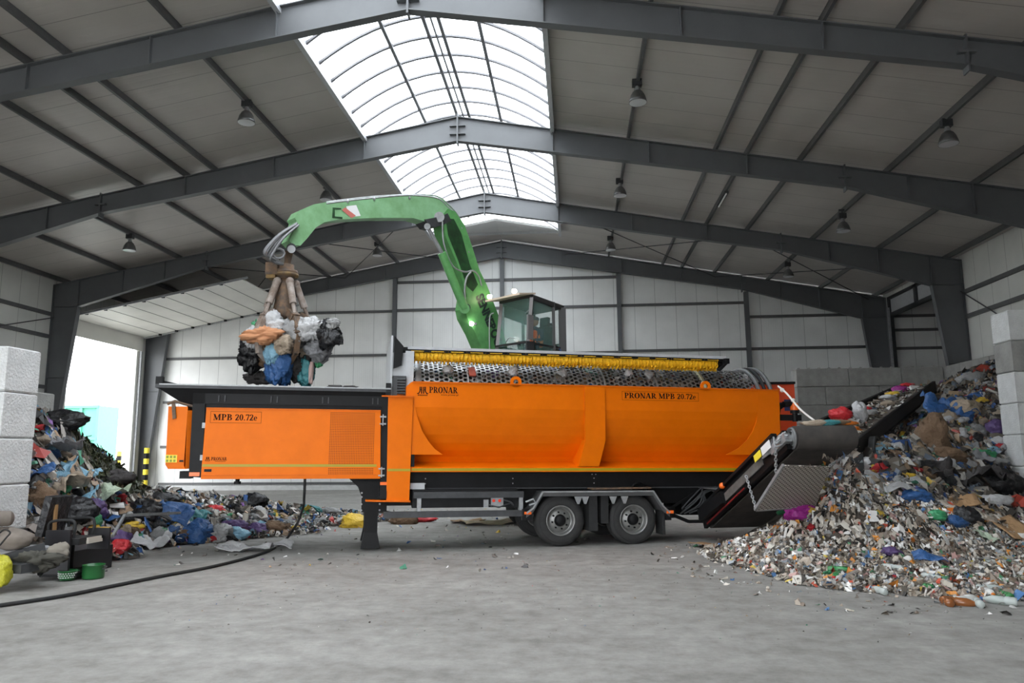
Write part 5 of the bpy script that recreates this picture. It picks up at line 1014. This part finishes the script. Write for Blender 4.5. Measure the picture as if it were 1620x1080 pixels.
for a in [
 ('plastic_sheet', 262, 822, L_, .9, 'blue_plastic_film', 'bright blue plastic sheet draped on front of left heap', (1.2, .7)),
 ('garbage_bag', 312, 848, L_, .36, 'blue_plastic_film', 'deep blue crumpled bag at foot of left heap', (1, .8, .75)),
 ('plastic_bag', 345, 850, L_, .26, 'grey_plastic_film', 'greyish white translucent bag right of the deep blue bag', (1, .8, .9)),
 ('garbage_bag', 398, 800, L_, .32, 'black_plastic_film', 'shiny black round bag on the crest of the left heap', (1.2, .8, .75)),
 ('garbage_bag', 256, 800, L_, .32, 'black_plastic_film', 'black bag on left heap above the blue sheet', (1.2, .8, .7)),
 ('garbage_bag', 228, 818, L_, .34, 'black_plastic_film', 'black bag left of the blue sheet', (1.1, .8, .8)),
 ('garbage_bag', 110, 818, L_, .36, 'black_plastic_film', 'big black bag behind the black chair', (1.3, .8, .8)),
 ('garbage_bag', 150, 812, L_, .27, 'purple_plastic_film', 'blue violet square bag in middle of left heap', (1, .6, .9)),
 ('plastic_sheet', 165, 783, L_, .75, 'pale_green_film', 'pale green film bundle near top of left heap', (1, .8)),
 ('plastic_sheet', 118, 797, L_, .7, 'light_blue_plastic_film', 'light blue translucent film above the black chair', (1, .7)),
 ('plastic_sheet', 100, 772, L_, .9, 'beige_cloth', 'beige torn packing paper high on left heap', (1.1, .8)),
 ('plastic_sheet', 62, 754, L_, .5, 'blue_plastic_film', 'blue plastic scrap beside whitish block wall', (1, .7)),
 ('plastic_sheet', 95, 742, L_, .6, 'light_blue_plastic_film', 'faded blue film under the hedge cuttings', (1.2, .6)),
 ('plastic_sheet', 130, 760, L_, .7, 'light_blue_plastic_film', 'pale blue film strip below the hedge cuttings', (1.2, .5)),
 ('garbage_bag', 155, 722, L_, .2, 'blue_plastic_film', 'small blue bag on the skyline of left heap', (1, .8, .9)),
 ('garbage_bag', 178, 764, L_, .36, 'dark_cloth', 'big dark rag bundle on the skyline right of hedge cuttings', (1.1, .8, .7)),
 ('torn_cloth', 85, 712, L_, 1.0, 'grey_cloth', 'grey rag stretched near the top of left heap', (1.2, .5)),
 ('garbage_bag', 95, 668, L_, .4, 'black_plastic_film', 'black bag at the very top of left heap', (1.4, .8, .6)),
 ('garbage_bag', 65, 800, L_, .3, 'brown_cloth', 'brown rag bundle beside the whitish wall', (.8, .8, 1)),
 ('plastic_bag', 290, 815, L_, .2, 'orange_plastic_film', 'small orange bag above the blue sheet', (1.1, .8, .6)),
 ('plastic_bag', 340, 810, L_, .19, 'red_plastic_film', 'pinkish red bag on left heap crest', (1.1, .7, .7)),
 ('plastic_sheet', 305, 825, L_, .7, 'teal_plastic_film', 'dull teal film between the orange and blue bags', (1, .8)),
 ('plastic_bag', 370, 838, L_, .24, 'purple_plastic_film', 'dark purple bag with black folds in left heap foot', (1.4, .8, .7)),
 ('plastic_bag', 408, 842, L_, .19, 'purple_plastic_film', 'light violet bag near right end of left heap', (1.2, .8, .8)),
 ('garbage_bag', 432, 840, L_, .24, 'brown_cloth', 'dark brown bundle at right end of left heap', (1.3, .8, .7)),
 ('plastic_bag', 372, 850, L_, .26, 'light_blue_plastic_film', 'bluish bag with black wrapping at left heap foot', (1.2, .8, .6)),
 ('plastic_bag', 190, 855, L_, .2, 'purple_plastic_film', 'purple cloth bag beside the black cabinet', (1, .8, .7)),
 ('plastic_bag', 208, 835, L_, .18, 'yellow_plastic_film', 'yellow orange wrapper behind the purple bag', (1.4, .8, .5)),
 ('plastic_bag', 190, 868, L_, .17, 'red_plastic_film', 'red toy ball-like bundle right of the black cabinet', (1, 1, .8)),
 ('plastic_sheet', 240, 862, L_, .7, 'white_plastic_film', 'crinkled clear white film at left heap foot', (1.2, .8)),
 ('plastic_sheet', 165, 832, L_, .4, 'blue_plastic_film', 'small blue scrap behind the black cabinet', (1.2, .8)),
 ('plastic_bag', 492, 812, L_, .27, 'teal_plastic_film', 'teal bag on the low heap under the orange module', (1.3, .8, .6)),
 ('plastic_bag', 522, 815, L_, .27, 'grey_plastic_film', 'black and white wrapper left of the support leg', (1.4, .8, .6)),
 ('plastic_bag', 560, 833, L_, .32, 'yellow_plastic_film', 'pale yellow crumpled bag beside the support leg', (1.2, .8, .7)),
 ('garbage_bag', 640, 828, L_, .3, 'brown_cloth', 'brown and white wrapper under the side guard rail', (1.2, .8, .6)),
 ('plastic_bag', 668, 824, L_, .24, 'red_plastic_film', 'reddish bag at the far right tip of left heap', (1.5, .8, .5)),
 ('garbage_bag', 1580, 775, Rr, .42, 'black_plastic_film', 'big black bag beside the right block tower', (1, .9, .9)),
 ('garbage_bag', 1530, 826, Rr, .24, 'black_plastic_film', 'smaller round black bag before the cardboard box', (1.1, .8, .9)),
 ('plastic_sheet', 1502, 652, Rr, 1.1, 'blue_plastic_film', 'bright blue film in the middle of the tall right heap', (1.1, .8)),
 ('plastic_sheet', 1543, 636, Rr, .7, 'blue_plastic_film', 'blue strip of film near the top of right heap', (1.4, .6)),
 ('plastic_bag', 1527, 653, Rr, .36, 'beige_cloth', 'beige bag right of the bright blue film', (1.1, .8, .7)),
 ('garbage_bag', 1475, 710, Rr, .5, 'brown_cloth', 'large brown leather bag in the tall right heap', (.8, .8, 1.2)),
 ('garbage_bag', 1488, 728, Rr, .34, 'brown_cloth', 'flat brown bundle under the large brown bag', (1.5, .8, .6)),
 ('plastic_bag', 1578, 683, Rr, .26, 'purple_plastic_film', 'violet bag touching the right block tower', (.9, .8, 1)),
 ('plastic_sheet', 1583, 703, Rr, .4, 'blue_plastic_film', 'blue scrap under the violet bag', (1, .8)),
 ('torn_cloth', 1545, 722, Rr, .9, 'grey_cloth', 'hanging grey rag strip in right heap', (.3, 1.2)),
 ('torn_cloth', 1516, 745, Rr, .7, 'blue_plastic_film', 'dark blue strip across the right heap', (1.4, .4)),
 ('plastic_bag', 1450, 793, Rr, .24, 'blue_plastic_film', 'blue and white bag between the two right heaps', (1.2, .8, .7)),
 ('plastic_bag', 1444, 783, Rr, .18, 'purple_plastic_film', 'maroon pouch on top of the blue and white bag', (1.2, .8, .6)),
 ('plastic_sheet', 1425, 782, Rr, .45, 'grey_plastic_film', 'pale grey film before the tall right heap', (1.3, .6)),
 ('torn_cloth', 1526, 765, Rr, 1.5, 'dark_cloth', 'long black board-like cloth sloping across right heap', (1.4, .35)),
 ('cardboard_sheet', 1512, 801, Rr, .65, 'cardboard', 'brown corrugated cardboard box flap by the small black bag', (1.2, .7)),
 ('cardboard_sheet', 1600, 843, Rr, .62, 'cardboard', 'large brown cardboard at right picture edge', (.9, 1.3)),
 ('plastic_sheet', 1558, 855, Rr, .35, 'pale_green_film', 'pale yellow green paper on front right heap', (.5, 1.3)),
 ('plastic_bag', 1567, 800, Rr, .26, 'white_plastic_film', 'white crumpled bag beside big black bag', (1.5, .8, .6)),
 ('plastic_bag', 1483, 820, Rr, .16, 'green_plastic_film', 'light green bag on the front of right heap', (1.2, .8, .6)),
 ('plastic_bag', 1510, 830, Rr, .18, 'blue_plastic_film', 'blue patterned bag next to the light green bag', (1.2, .8, .6)),
 ('plastic_bag', 1510, 812, Rr, .17, 'orange_plastic_film', 'orange scrap under the cardboard box flap', (1.4, .8, .4)),
 ('plastic_bag', 1338, 738, Rr, .2, 'green_plastic_film', 'green bag just under the conveyor outfall', (.6, .8, 1)),
 ('plastic_bag', 1266, 818, Rr, .26, 'magenta_plastic_film', 'magenta bag in the gap under the tread plate', (1.1, .8, .7)),
 ('plastic_bag', 1490, 604, Rr, .22, 'red_plastic_film', 'red bag at the top of right heap by the conveyor end', (1, .8, .9)),
 ('plastic_bag', 1540, 604, Rr, .36, 'grey_plastic_film', 'grey translucent bag on the summit of right heap', (1.3, .8, .6)),
 ('plastic_bag', 1380, 690, Rr, .3, 'grey_plastic_film', 'greyish bag bundle below the drive disc', (1.4, .8, .6)),
 ('plastic_bag', 1370, 745, Rr, .22, 'white_plastic_film', 'white bag on the falling stream edge', (.8, .8, 1)),
 ('plastic_bag', 1410, 876, Rr, .12, 'purple_plastic_film', 'small purple wrapper on front right heap', (1.2, .8, .6)),
 ('torn_cloth', 1470, 892, Rr, .35, 'blue_plastic_film', 'dark blue strip on the front right heap', (1.4, .5)),
 ('plastic_sheet', 385, 872, None, .7, 'white_plastic_film', 'white plastic sheet lying on floor beside the cable', (1.5, .6)),
 ('plastic_sheet', 440, 868, None, .4, 'white_plastic_film', 'smaller white sheet right of the white plastic sheet', (1.5, .6)),
 ('cardboard_sheet', 775, 828, None, 1.3, 'pale_cardboard', 'flattened beige cardboard on floor under the machine', (1.2, .7)),
 ('cardboard_sheet', 740, 826, None, .9, 'cardboard', 'brown cardboard box piece left of the flattened cardboard', (1.0, .6)),
 ('cardboard_sheet', 1145, 864, None, .9, 'cardboard', 'dusty brown cardboard on floor before the conveyor tail', (1.4, .7)),
 ('plastic_sheet', 427, 803, None, .9, 'white_plastic_film', 'white film lying on the bare floor behind left heap', (1.5, .5))]:
    kind, px, py, h, s, m, lab, sq = a
    if h is None:
        p = Vector(atZ(px, py)); h2 = None; sdn[0] += 1
        if kind == 'cardboard_sheet': o = single(kind, sheet(p+Vector((0, 0, .05)), s*sq[0], s*sq[1], sdn[0]*1.3, .05, (0, 0, .4), 8, .1), CM[m], lab, 'cardboard')
        else: o = single(kind, sheet(p+Vector((0, 0, .02)), s*sq[0], s*sq[1], sdn[0]*1.3, .12, (0, 0, .2), 16), CM[m], lab, 'plastic sheet')
        o.location.z = .004
    else: item(kind, px, py, h, s, m, lab, sq if len(sq) == 3 else (sq[0], sq[1]), tilt=(.45, 0, random.uniform(-.5, .5)) if kind != 'garbage_bag' else (0, 0, 0))
# repeated bags strewn over the heaps
VAR = [('white_plastic_film', 'white'), ('grey_plastic_film', 'grey'), ('black_plastic_film', 'black'), ('light_blue_plastic_film', 'light blue'), ('blue_plastic_film', 'blue'), ('red_plastic_film', 'red'), ('brown_cloth', 'brown'), ('yellow_plastic_film', 'yellow'), ('green_plastic_film', 'green'), ('beige_cloth', 'beige')]
WTS = [16, 18, 14, 7, 6, 3, 12, 3, 4, 14]
proto = {}
def bagcopy(i, loc, s, where, grp):
    v = random.choices(range(len(VAR)), WTS)[0]; k = (v, i % 4)
    if k not in proto:
        mb = crumple((0, 0, 0), 1, 5+v*3.1+k[1]*7.7, (1, .8, .6), .45, 18, 12); proto[k] = mesh('small_bag', mb, CM[VAR[v][0]])
    o = bpy.data.objects.new('small_bag', proto[k]); COL.objects.link(o); o.location = loc; o.scale = (s, s, s); o.rotation_euler = (random.uniform(-.6, .6), random.uniform(-.6, .6), random.uniform(0, 6.28))
    o['label'] = 'small crumpled %s bag lying %s' % (VAR[v][1], where); o['category'] = 'bag'; o['group'] = VAR[v][1]+' '+grp
for i in range(130):
    t = random.random(); px = random.uniform(1370, 1590); lo = 690-(px-1370)*.55 if px < 1500 else 600
    py = random.uniform(max(lo, 600)+6, 770); p = hit(px, py, hR); bagcopy(i, p+Vector((0, 0, .04)), random.uniform(.1, .24), 'on the tall rear right heap', 'bags on the rear right heap')
for i in range(55):
    px = random.uniform(1230, 1620); py = random.uniform(800, 930); p = hit(px, py, hR)
    if p.z > .02: bagcopy(i, p+Vector((0, 0, .02)), random.uniform(.05, .1), 'on the low front right heap', 'bags on the front right heap')
for i in range(110):
    px = random.uniform(50, 660); top = 660+(px-50)*.8 if px < 200 else 780+(px-200)*.1; py = random.uniform(top+8, 855 if px < 500 else 842); p = hit(px, py, hL)
    if p.z > .02 and p.y < 24: bagcopy(i, p+Vector((0, 0, .03)), random.uniform(.08, .2), 'on the long left heap', 'bags on the left heap')
# bottles at the toe of the right heap
BOT = [('clear_bottle_plastic', (.55, .6, .58), 'clear'), ('green_bottle_plastic', (.06, .3, .1), 'green'), ('brown_bottle_plastic', (.25, .09, .03), 'reddish brown'), ('white_bottle_plastic', (.7, .7, .68), 'white')]
bmesh_ = {}
for i, (px, py) in enumerate([(1402, 942), (1490, 955), (1505, 960), (1515, 957), (1552, 962), (1575, 955), (1600, 950), (1610, 958), (1560, 940), (1590, 935), (1545, 935), (1475, 935), (1440, 930), (1520, 925), (1570, 925), (1605, 925), (1380, 920), (1330, 912), (1310, 905), (1460, 915), (1555, 905), (1590, 895), (1430, 905), (1500, 905)]):
    v = [0, 2, 2, 3, 0, 1, 1, 0, 3, 0, 0, 1][i % 12]; nm, colr, wd = BOT[v]; p = hit(px, py, hR) if py < 948 else Vector(atZ(px, py)); sz = random.uniform(1.0, 1.45)
    if v not in bmesh_:
        body = mesh('bottle', MB().lathe([(0, 0), (.036, .0), (.042, .02), (.042, .09), (.037, .1), (.042, .11), (.042, .19), (.034, .22), (.016, .26), (.014, .285), (0, .285)], (0, 0, 0), n=14), mat(nm, colr, .2, alpha=.75 if v in (0, 1) else None))
        cap_ = mesh('bottle_cap', MB().lathe([(.0175, .27), (.0175, .295), (0, .295)], (0, 0, 0), n=10), CM[['blue_plastic_film', 'red_plastic_film', 'white_plastic_film', 'orange_plastic_film'][v]]); bmesh_[v] = (body, cap_)
    o = bpy.data.objects.new('plastic_bottle', bmesh_[v][0]); COL.objects.link(o); o.location = p+Vector((0, 0, .043)); o.rotation_euler = (math.pi/2+random.uniform(-.05, .05), 0, random.uniform(0, 6.28)); o.scale = (sz,)*3
    o['label'] = 'empty %s plastic bottle lying at the toe of the right heap' % wd; o['category'] = 'bottle'; o['group'] = wd+' bottles at the right heap'
    q_ = bpy.data.objects.new('bottle_cap', bmesh_[v][1]); COL.objects.link(q_); q_.parent = o
# waste riding on the conveyors, in the hopper and in the grapple
for i, (t, s_, sz, m, lab) in enumerate([(.08, .5, .16, 'beige_cloth', 'beige scrap at the foot of climbing belt'), (.16, .3, .14, 'orange_plastic_film', 'orange scrap low on the climbing belt'), (.25, .6, .18, 'white_plastic_film', 'whitish bag low on the climbing belt'), (.38, .4, .2, 'grey_plastic_film', 'pale grey bag midway up the climbing belt'), (.47, .65, .14, 'red_plastic_film', 'red bag midway up the climbing belt'), (.55, .35, .16, 'beige_cloth', 'beige paper above the red bag on belt'), (.66, .5, .18, 'white_plastic_film', 'white paper high on the climbing belt'), (.75, .55, .15, 'yellow_plastic_film', 'yellow wrapper high on the climbing belt'), (.83, .5, .2, 'magenta_plastic_film', 'pinkish bag near the upper belt end'), (.3, .9, .14, 'teal_plastic_film', 'teal scrap along the far belt edge'), (.93, .5, .17, 'red_plastic_film', 'red bag at the upper belt end')]):
    p = a0+(a1-a0)*t+(b0-a0)*s_+Vector((0, 0, sz*.35)); single('plastic_bag' if i % 2 else 'paper_scrap', crumple(p, sz, 60+i*1.7, (1.2, .9, .5), .4, 18, 12), CM[m], lab, 'waste')
for i, (dx, sz, m, lab) in enumerate([(-.62, .18, 'beige_cloth', 'beige scrap tumbling over the conveyor drum'), (-.4, .16, 'teal_plastic_film', 'teal scrap on top of the conveyor drum'), (-.2, .17, 'brown_cloth', 'brown scrap on the right of conveyor drum'), (-.05, .15, 'orange_plastic_film', 'orange scrap at right end of conveyor drum')]):
    p = HR+ax*dx+Vector((0, .1, rr+.05)); single('paper_scrap', crumple(p, sz, 90+i*1.7, (1.3, .8, .35), .4, 16, 10), CM[m], lab, 'waste')
single('plastic_bag', crumple(Vector(atD(1329, 656, 17.5)), .22, 99, (1.1, .8, .8)), CM['red_plastic_film'], 'bright red bag behind the conveyor drum', 'bag')
single('plastic_bag', crumple(Vector(atD(1360, 650, 18.0)), .2, 101, (.8, .8, 1.1)), CM['white_plastic_film'], 'white bag right of the bright red bag', 'bag')
# falling stream of scraps at the conveyor outfall
rs = np.random.default_rng(5); V_, F_, Cc = [], [], []; C9, W9 = PALS['fine']; W9 = np.array(W9)/sum(W9); ms = MB()
for i in range(420):
    px = rs.normal(1328, 16); t = rs.random()**.8; py = 705+t*70; p = np.array(atD(px+t*8, py, 13.3+rs.normal(0, .15))); s = .03*np.exp(rs.normal(0, .5)); Q = rs.normal(0, s, (4, 3)); Q[2:, 2] -= s*1.5*rs.random(); ms.add([p+q for q in Q], [(0, 1, 2, 3)]); Cc.append(tuple(np.array(C9[rs.choice(len(C9), p=W9)])*rs.uniform(.6, 1.1))+(1,))
me = mesh('falling_scraps', ms, SCRAP); at_ = me.color_attributes.new('piece_colour', 'FLOAT_COLOR', 'CORNER'); at_.data.foreach_set('color', np.repeat(np.array(Cc), 4, axis=0).astype(np.float32).ravel())
o = bpy.data.objects.new('falling_scraps', me); COL.objects.link(o); o['label'] = 'stream of small scraps falling from the conveyor onto the front heap'; o['category'] = 'loose waste'; o['kind'] = 'stuff'
# load inside the drum
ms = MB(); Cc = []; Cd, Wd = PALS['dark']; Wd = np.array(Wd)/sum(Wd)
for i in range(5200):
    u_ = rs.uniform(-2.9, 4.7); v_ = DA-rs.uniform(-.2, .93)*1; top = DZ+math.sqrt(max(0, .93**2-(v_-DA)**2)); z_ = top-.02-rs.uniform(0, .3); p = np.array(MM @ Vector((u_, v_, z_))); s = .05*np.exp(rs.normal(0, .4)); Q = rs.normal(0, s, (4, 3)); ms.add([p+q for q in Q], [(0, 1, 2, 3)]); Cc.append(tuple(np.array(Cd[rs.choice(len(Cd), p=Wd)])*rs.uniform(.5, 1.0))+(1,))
me = mesh('drum_load', ms, SCRAP); at_ = me.color_attributes.new('piece_colour', 'FLOAT_COLOR', 'CORNER'); at_.data.foreach_set('color', np.repeat(np.array(Cc), 4, axis=0).astype(np.float32).ravel())
o = bpy.data.objects.new('drum_load', me); COL.objects.link(o); o['label'] = 'mixed waste tumbling inside the perforated drum'; o['category'] = 'loose waste'; o['kind'] = 'stuff'
for i, (u_, m, w_) in enumerate([(-2.3, 'white_plastic_film', 'far left'), (-.9, 'white_plastic_film', 'left of the middle'), (1.72, 'white_plastic_film', 'right of the middle band'), (2.2, 'grey_plastic_film', 'below the brush right half'), (.2, 'grey_plastic_film', 'near the middle band')]):
    a = 1.0; single('plastic_scrap', crumple(MM @ Vector((u_, DA-1.02*math.cos(.85), DZ+1.02*math.sin(.85))), .11, 130+i, (1, .6, .9), .5, 14, 10), CM[m], 'white plastic scrap caught on the drum, '+w_, 'waste', )
# bundle in the claws
for i, (px, py, D, s, sq, m, lab) in enumerate([
 (464, 530, 15.9, .40, (1, .8, .9), 'grey_plastic_film', 'big pale grey bag in the middle of grapple load'), (494, 520, 15.7, .29, (1.1, .8, .9), 'white_plastic_film', 'smooth white bag at right of grapple load'),
 (431, 516, 15.8, .29, (1, .8, .9), 'white_plastic_film', 'crumpled white bag at upper left of grapple load'), (522, 528, 15.5, .27, (.9, .8, 1.15), 'black_plastic_film', 'black bag sticking out at right of grapple load'),
 (526, 512, 15.4, .13, (1.1, .8, .9), 'grey_plastic_film', 'grey bag end over the protruding black bag'), (504, 552, 15.8, .27, (1, .8, .9), 'grey_cloth', 'blue grey cloth bundle at lower right of grapple load'),
 (470, 545, 16.2, .4, (1.2, .8, .8), 'beige_cloth', 'beige rag under the big pale grey bag'), (415, 530, 15.5, .3, (1.3, .8, .6), 'orange_rag', 'salmon coloured rag at left of grapple load'),
 (396, 535, 15.9, .2, (.8, .8, 1.3), 'white_plastic_film', 'white bag hanging at far left of grapple load'), (400, 560, 16.0, .28, (1, .8, 1.2), 'black_plastic_film', 'black bag hanging at far left of grapple load'),
 (425, 558, 16.0, .3, (1, .8, .9), 'brown_cloth', 'brown rag bundle under the salmon rag'), (443, 573, 15.7, .3, (.85, .7, 1.7), 'blue_plastic_film', 'long blue sheet hanging from grapple load'),
 (433, 560, 15.6, .2, (1, .7, 1.2), 'light_blue_plastic_film', 'lighter blue fold beside the hanging blue sheet'), (470, 575, 16.1, .34, (1, .8, 1.0), 'dark_cloth', 'dark bundle under the load behind blue sheet'),
 (484, 587, 16.0, .22, (.8, .7, 1.7), 'teal_plastic_film', 'dark teal rag hanging at bottom right of load'), (412, 598, 16.3, .22, (1.4, .7, .7), 'dark_cloth', 'dark rag trailing at bottom left of load'),
 (410, 517, 16.3, .16, (1, .8, 1), 'green_plastic_film', 'mint green scrap at upper left of load'), (448, 545, 15.5, .22, (1, .7, .9), 'beige_cloth', 'tan cloth fold in centre of load'),
 (505, 568, 15.9, .14, (.8, .7, 1.2), 'green_plastic_film', 'green scrap dangling at right of load'), (492, 590, 15.8, .1, (.5, .5, 2.6), 'pink_cloth', 'thin pinkish strip dangling from load')]):
    if m not in CM: CM[m] = mat(m, {'orange_rag': (.55, .26, .13), 'pink_cloth': (.5, .36, .33)}[m], .9)
    single('cloth_bundle' if 'rag' in lab or 'cloth' in lab else 'plastic_bag', crumple(Vector(atD(px, py, D-.28)), s*.975, 200+i*1.9, sq, .42, 44, 30), CM[m], lab, 'waste', 'waste held in the grapple')
# hopper content edge
for i, (u_, m, lab) in enumerate([(-4.6, 'dark_cloth', 'dark scrap on the hopper rim, left one'), (-4.3, 'dark_cloth', 'dark scrap on the hopper rim, right one')]):
    single('cloth_scrap', crumple(MM @ Vector((u_, .0, 3.16)), .07, 300+i, (2, .6, .4), .5, 12, 8), CM[m], lab, 'waste')
# ---- broken furniture at the left front
wood = mat('black_furniture_board', (.016, .015, .018), .4); 
r_ = root('cabinet', 'broken black furniture box lying open before the left heap', 'cabinet', atZ(130, 905))
def yrot(c, d, a, mb=None): return (mb or MB()).box(c, d, Matrix.Rotation(a, 3, 'Z'))
g = Vector(atZ(108, 912)); e = Vector(atZ(175, 897)); dd = (e-g); an = math.atan2(dd.y, dd.x); ln = dd.length
mid = (g+e)/2; bk = Vector((-math.sin(an), math.cos(an), 0))
part('front_board', yrot(mid+Vector((0, 0, .19)), (ln, .03, .38), an), wood, r_)
part('floor_board', yrot(mid+bk*.3+Vector((0, 0, .37)), (ln, .6, .025), an), mat('dark_grey_board', (.05, .05, .055), .35), r_)
lb = Vector(atD(91, 873, 11.5)); part('side_board', MB().box(lb, (.40, .05, .66)), wood, r_)
rb_ = Vector(atD(157, 851, 12.2)); part('side_board', MB().box(rb_, (.36, .05, .34)), wood, r_)
part('edge_trim', MB().box(rb_+Vector((0, -.01, .176)), (.36, .06, .012)), mat('gold_edge_strip', (.4, .25, .06), .4), r_)
r_ = root('office_chair', 'tipped black office chair with looped armrests behind the furniture box', 'chair', atZ(88, 880))
cb_ = Vector(atD(86, 815, 11.9)); part('backrest', MB().box(cb_, (.12, .5, .62), Matrix.Rotation(.2, 3, 'Y')), CM['black_plastic_film'], r_)
part('back_slat', MB().box(cb_+Vector((.09, -.1, -.05)), (.03, .06, .45)), mat('wood_slat', (.3, .17, .07), .6), r_)
part('seat', MB().box(cb_+Vector((.35, .0, -.38)), (.55, .5, .1)), BLACKB, r_)
for yy in (-.22, .25): part('armrest', MB().tube([cb_+Vector((.08, yy, -.2)), cb_+Vector((.12, yy, -.08)), cb_+Vector((.45, yy, -.06)), cb_+Vector((.52, yy, -.15)), cb_+Vector((.5, yy, -.32))], .022, 8, 5), BLACKB, r_)
part('column', MB().cyl(cb_+Vector((.35, 0, -.4)), (cb_.x+.35, cb_.y, .1), .03).box((cb_.x+.35, cb_.y, .08), (.6, .6, .06)), BLACK, r_)
single('book_stack', MB().box(Vector(atD(128, 855, 11.9)), (.5, .35, .05)).box(Vector(atD(128, 851, 11.9)), (.48, .33, .05)), mat('pale_paper_stack', (.5, .46, .4), .7), 'pale board stack lying in the black furniture box', 'boards')
r_ = root('sofa', 'worn grey brown sofa remains at left picture edge', 'sofa', atZ(20, 900))
SOFA = mat('worn_taupe_upholstery', (.2, .17, .145), .95, noise_amt=.25, nscale=5)
a_ = Vector(atD(-40, 820, 10.6)); b_ = Vector(atD(14, 820, 10.9)); part('roll_cushion', MB().cyl(a_, b_, .11, n=20).ball(b_, .11, (.3, 1, 1)), SOFA, r_)
part('armrest', crumple(Vector(atD(12, 852, 10.9)), .3, 71, (1.3, .6, .55), .15), SOFA, r_)
part('seat_board', MB().beam(atD(-40, 868, 10.8), atD(78, 866, 11.4), .5, .05), mat('pale_seat_board', (.3, .3, .31), .6), r_)
part('frame', MB().beam(atD(-40, 905, 10.4), atD(72, 872, 11.0), .08, .26).beam(atD(20, 900, 10.5), atD(82, 888, 11.1), .3, .12), DARKM, r_)
part('caster', MB().cyl(Vector(atD(62, 905, 10.9)), Vector(atD(66, 905, 10.9)), .05, n=14), BLACK, r_)
single('jacket', crumple(Vector(atD(58, 886, 10.8)), .26, 77, (1.3, .7, .5), .6, 36, 24), mat('olive_grey_fabric', (.07, .067, .055), .9, noise_amt=.3), 'crumpled olive grey jacket on the sofa frame', 'jacket')
single('jacket', crumple(Vector(atD(92, 872, 11.0)), .15, 79, (1.1, .8, .8), .3, 20, 14), mat('taupe_fabric', (.2, .18, .15), .9), 'taupe cloth bundle between jacket and furniture box', 'jacket')
single('plastic_bag', crumple(Vector(atD(-2, 903, 10.4)), .2, 81, (.95, .7, 1.0), .2, 30, 20), mat('lemon_plastic_film', (.42, .4, .02), .45, bump=.9, bscale=11), 'lemon yellow bag at left picture edge on the floor', 'bag')
single('rubber_hose', MB().tube([atD(0, 862, 10.5), atD(10, 850, 10.5), atD(16, 842, 10.6), atD(6, 838, 10.7), atD(-8, 850, 10.7)], .012, 6, 5), BLACKB, 'thin black loop of hose over the sofa board', 'hose')
PG = mat('dark_green_enamel', (.015, .12, .03), .3)
p = Vector(atZ(147, 915)); r_ = root('cooking_pot', 'dark green round pot on the floor before the furniture box', 'pot', p)
part('body', MB().lathe([(0, .01), (.15, .01), (.158, .03), (.158, .2), (.165, .205), (.165, .215), (.15, .215), (.15, .03), (0, .03)], p, n=32), PG, r_); part('handle', MB().tube([p+Vector((.155, 0, .19)), p+Vector((.2, .03, .18)), p+Vector((.2, -.03, .16)), p+Vector((.155, -.02, .15))], .008, 6, 4), DARKM, r_)
p = Vector(atZ(106, 918)); r_ = root('colander', 'small green strainer with white slots left of the pot', 'strainer', p)
part('body', MB().lathe([(0, .01), (.1, .01), (.12, .05), (.128, .14), (.135, .145), (.135, .155), (.12, .155), (.09, .02), (0, .02)], p, n=28), PG, r_)
m_ = MB()
for k in range(22):
    for j in range(3):
        a = 2*math.pi*k/22+.14*(j % 2); R3 = .1225+.003*j; c_ = p+Vector((math.cos(a)*R3, math.sin(a)*R3, .055+.03*j)); m_.box(c_, (.008, .02, .012), Matrix.Rotation(a, 3, 'Z'))
o = part('slots', m_, WSIGN, r_); part('rim_handle', MB().tube([p+Vector((.13, 0, .15)), p+Vector((.17, .03, .15)), p+Vector((.17, -.03, .15)), p+Vector((.13, -.02, .15))], .007, 6, 3), PG, r_)
single('metal_rail', MB().beam(atD(178, 848, 12.6), atD(197, 815, 13.6), .04, .05).beam(atD(197, 815, 13.6), atD(285, 811, 15.5), .04, .05), GREYM, 'bent pale metal rail lying across the left heap', 'metal bar')
single('tree_branch', MB().tube([hit(118, 712, hL), hit(118, 712, hL)+Vector((.1, 0, .25)), hit(118, 712, hL)+Vector((.05, 0, .45))], .012, 5, 4).tube([hit(118, 712, hL)+Vector((.1, 0, .25)), hit(118, 712, hL)+Vector((.35, 0, .3))], .008, 5), CM['dark_cloth'], 'thin dark twig standing out of the hedge cuttings', 'branch')
single('plank', MB().box(MM @ Vector((1.3, .15, 1.16)), (1.3, .36, .03), Matrix.Rotation(.3, 3, 'Z')), RUST, 'dusty plank lying on the wheel fender', 'plank')
single('rubber_mat', MB().lathe([(.16, -.15), (.15, .15), (.14, .15), (.14, -.15)], MM @ Vector((1.75, .2, 1.12)), (0, 1, 0), 20), FENDER, 'curled grey mat on the rear part of fender', 'mat')
ms = MB(); Cc = []
for i in range(900):
    t, s_ = rs.uniform(.02, .97), np.clip(rs.normal(.45, .16), .08, .8); c_ = a0+(a1-a0)*t+(b0-a0)*float(s_)+Vector((0, 0, .03)); s = .05*np.exp(rs.normal(0, .45)); Q = rs.normal(0, s, (4, 3))*[1, 1, .5]; ms.add([Vector(q)+c_ for q in Q], [(0, 1, 2, 3)]); Cc.append(tuple(np.array(C9[rs.choice(len(C9), p=W9)])*rs.uniform(.5, 1.0))+(1,))
me = mesh('belt_scraps', ms, SCRAP); at_ = me.color_attributes.new('piece_colour', 'FLOAT_COLOR', 'CORNER'); at_.data.foreach_set('color', np.repeat(np.array(Cc), 4, axis=0).astype(np.float32).ravel())
o = bpy.data.objects.new('belt_scraps', me); COL.objects.link(o); o['label'] = 'layer of dusty scraps riding up the climbing conveyor belt'; o['category'] = 'loose waste'; o['kind'] = 'stuff'
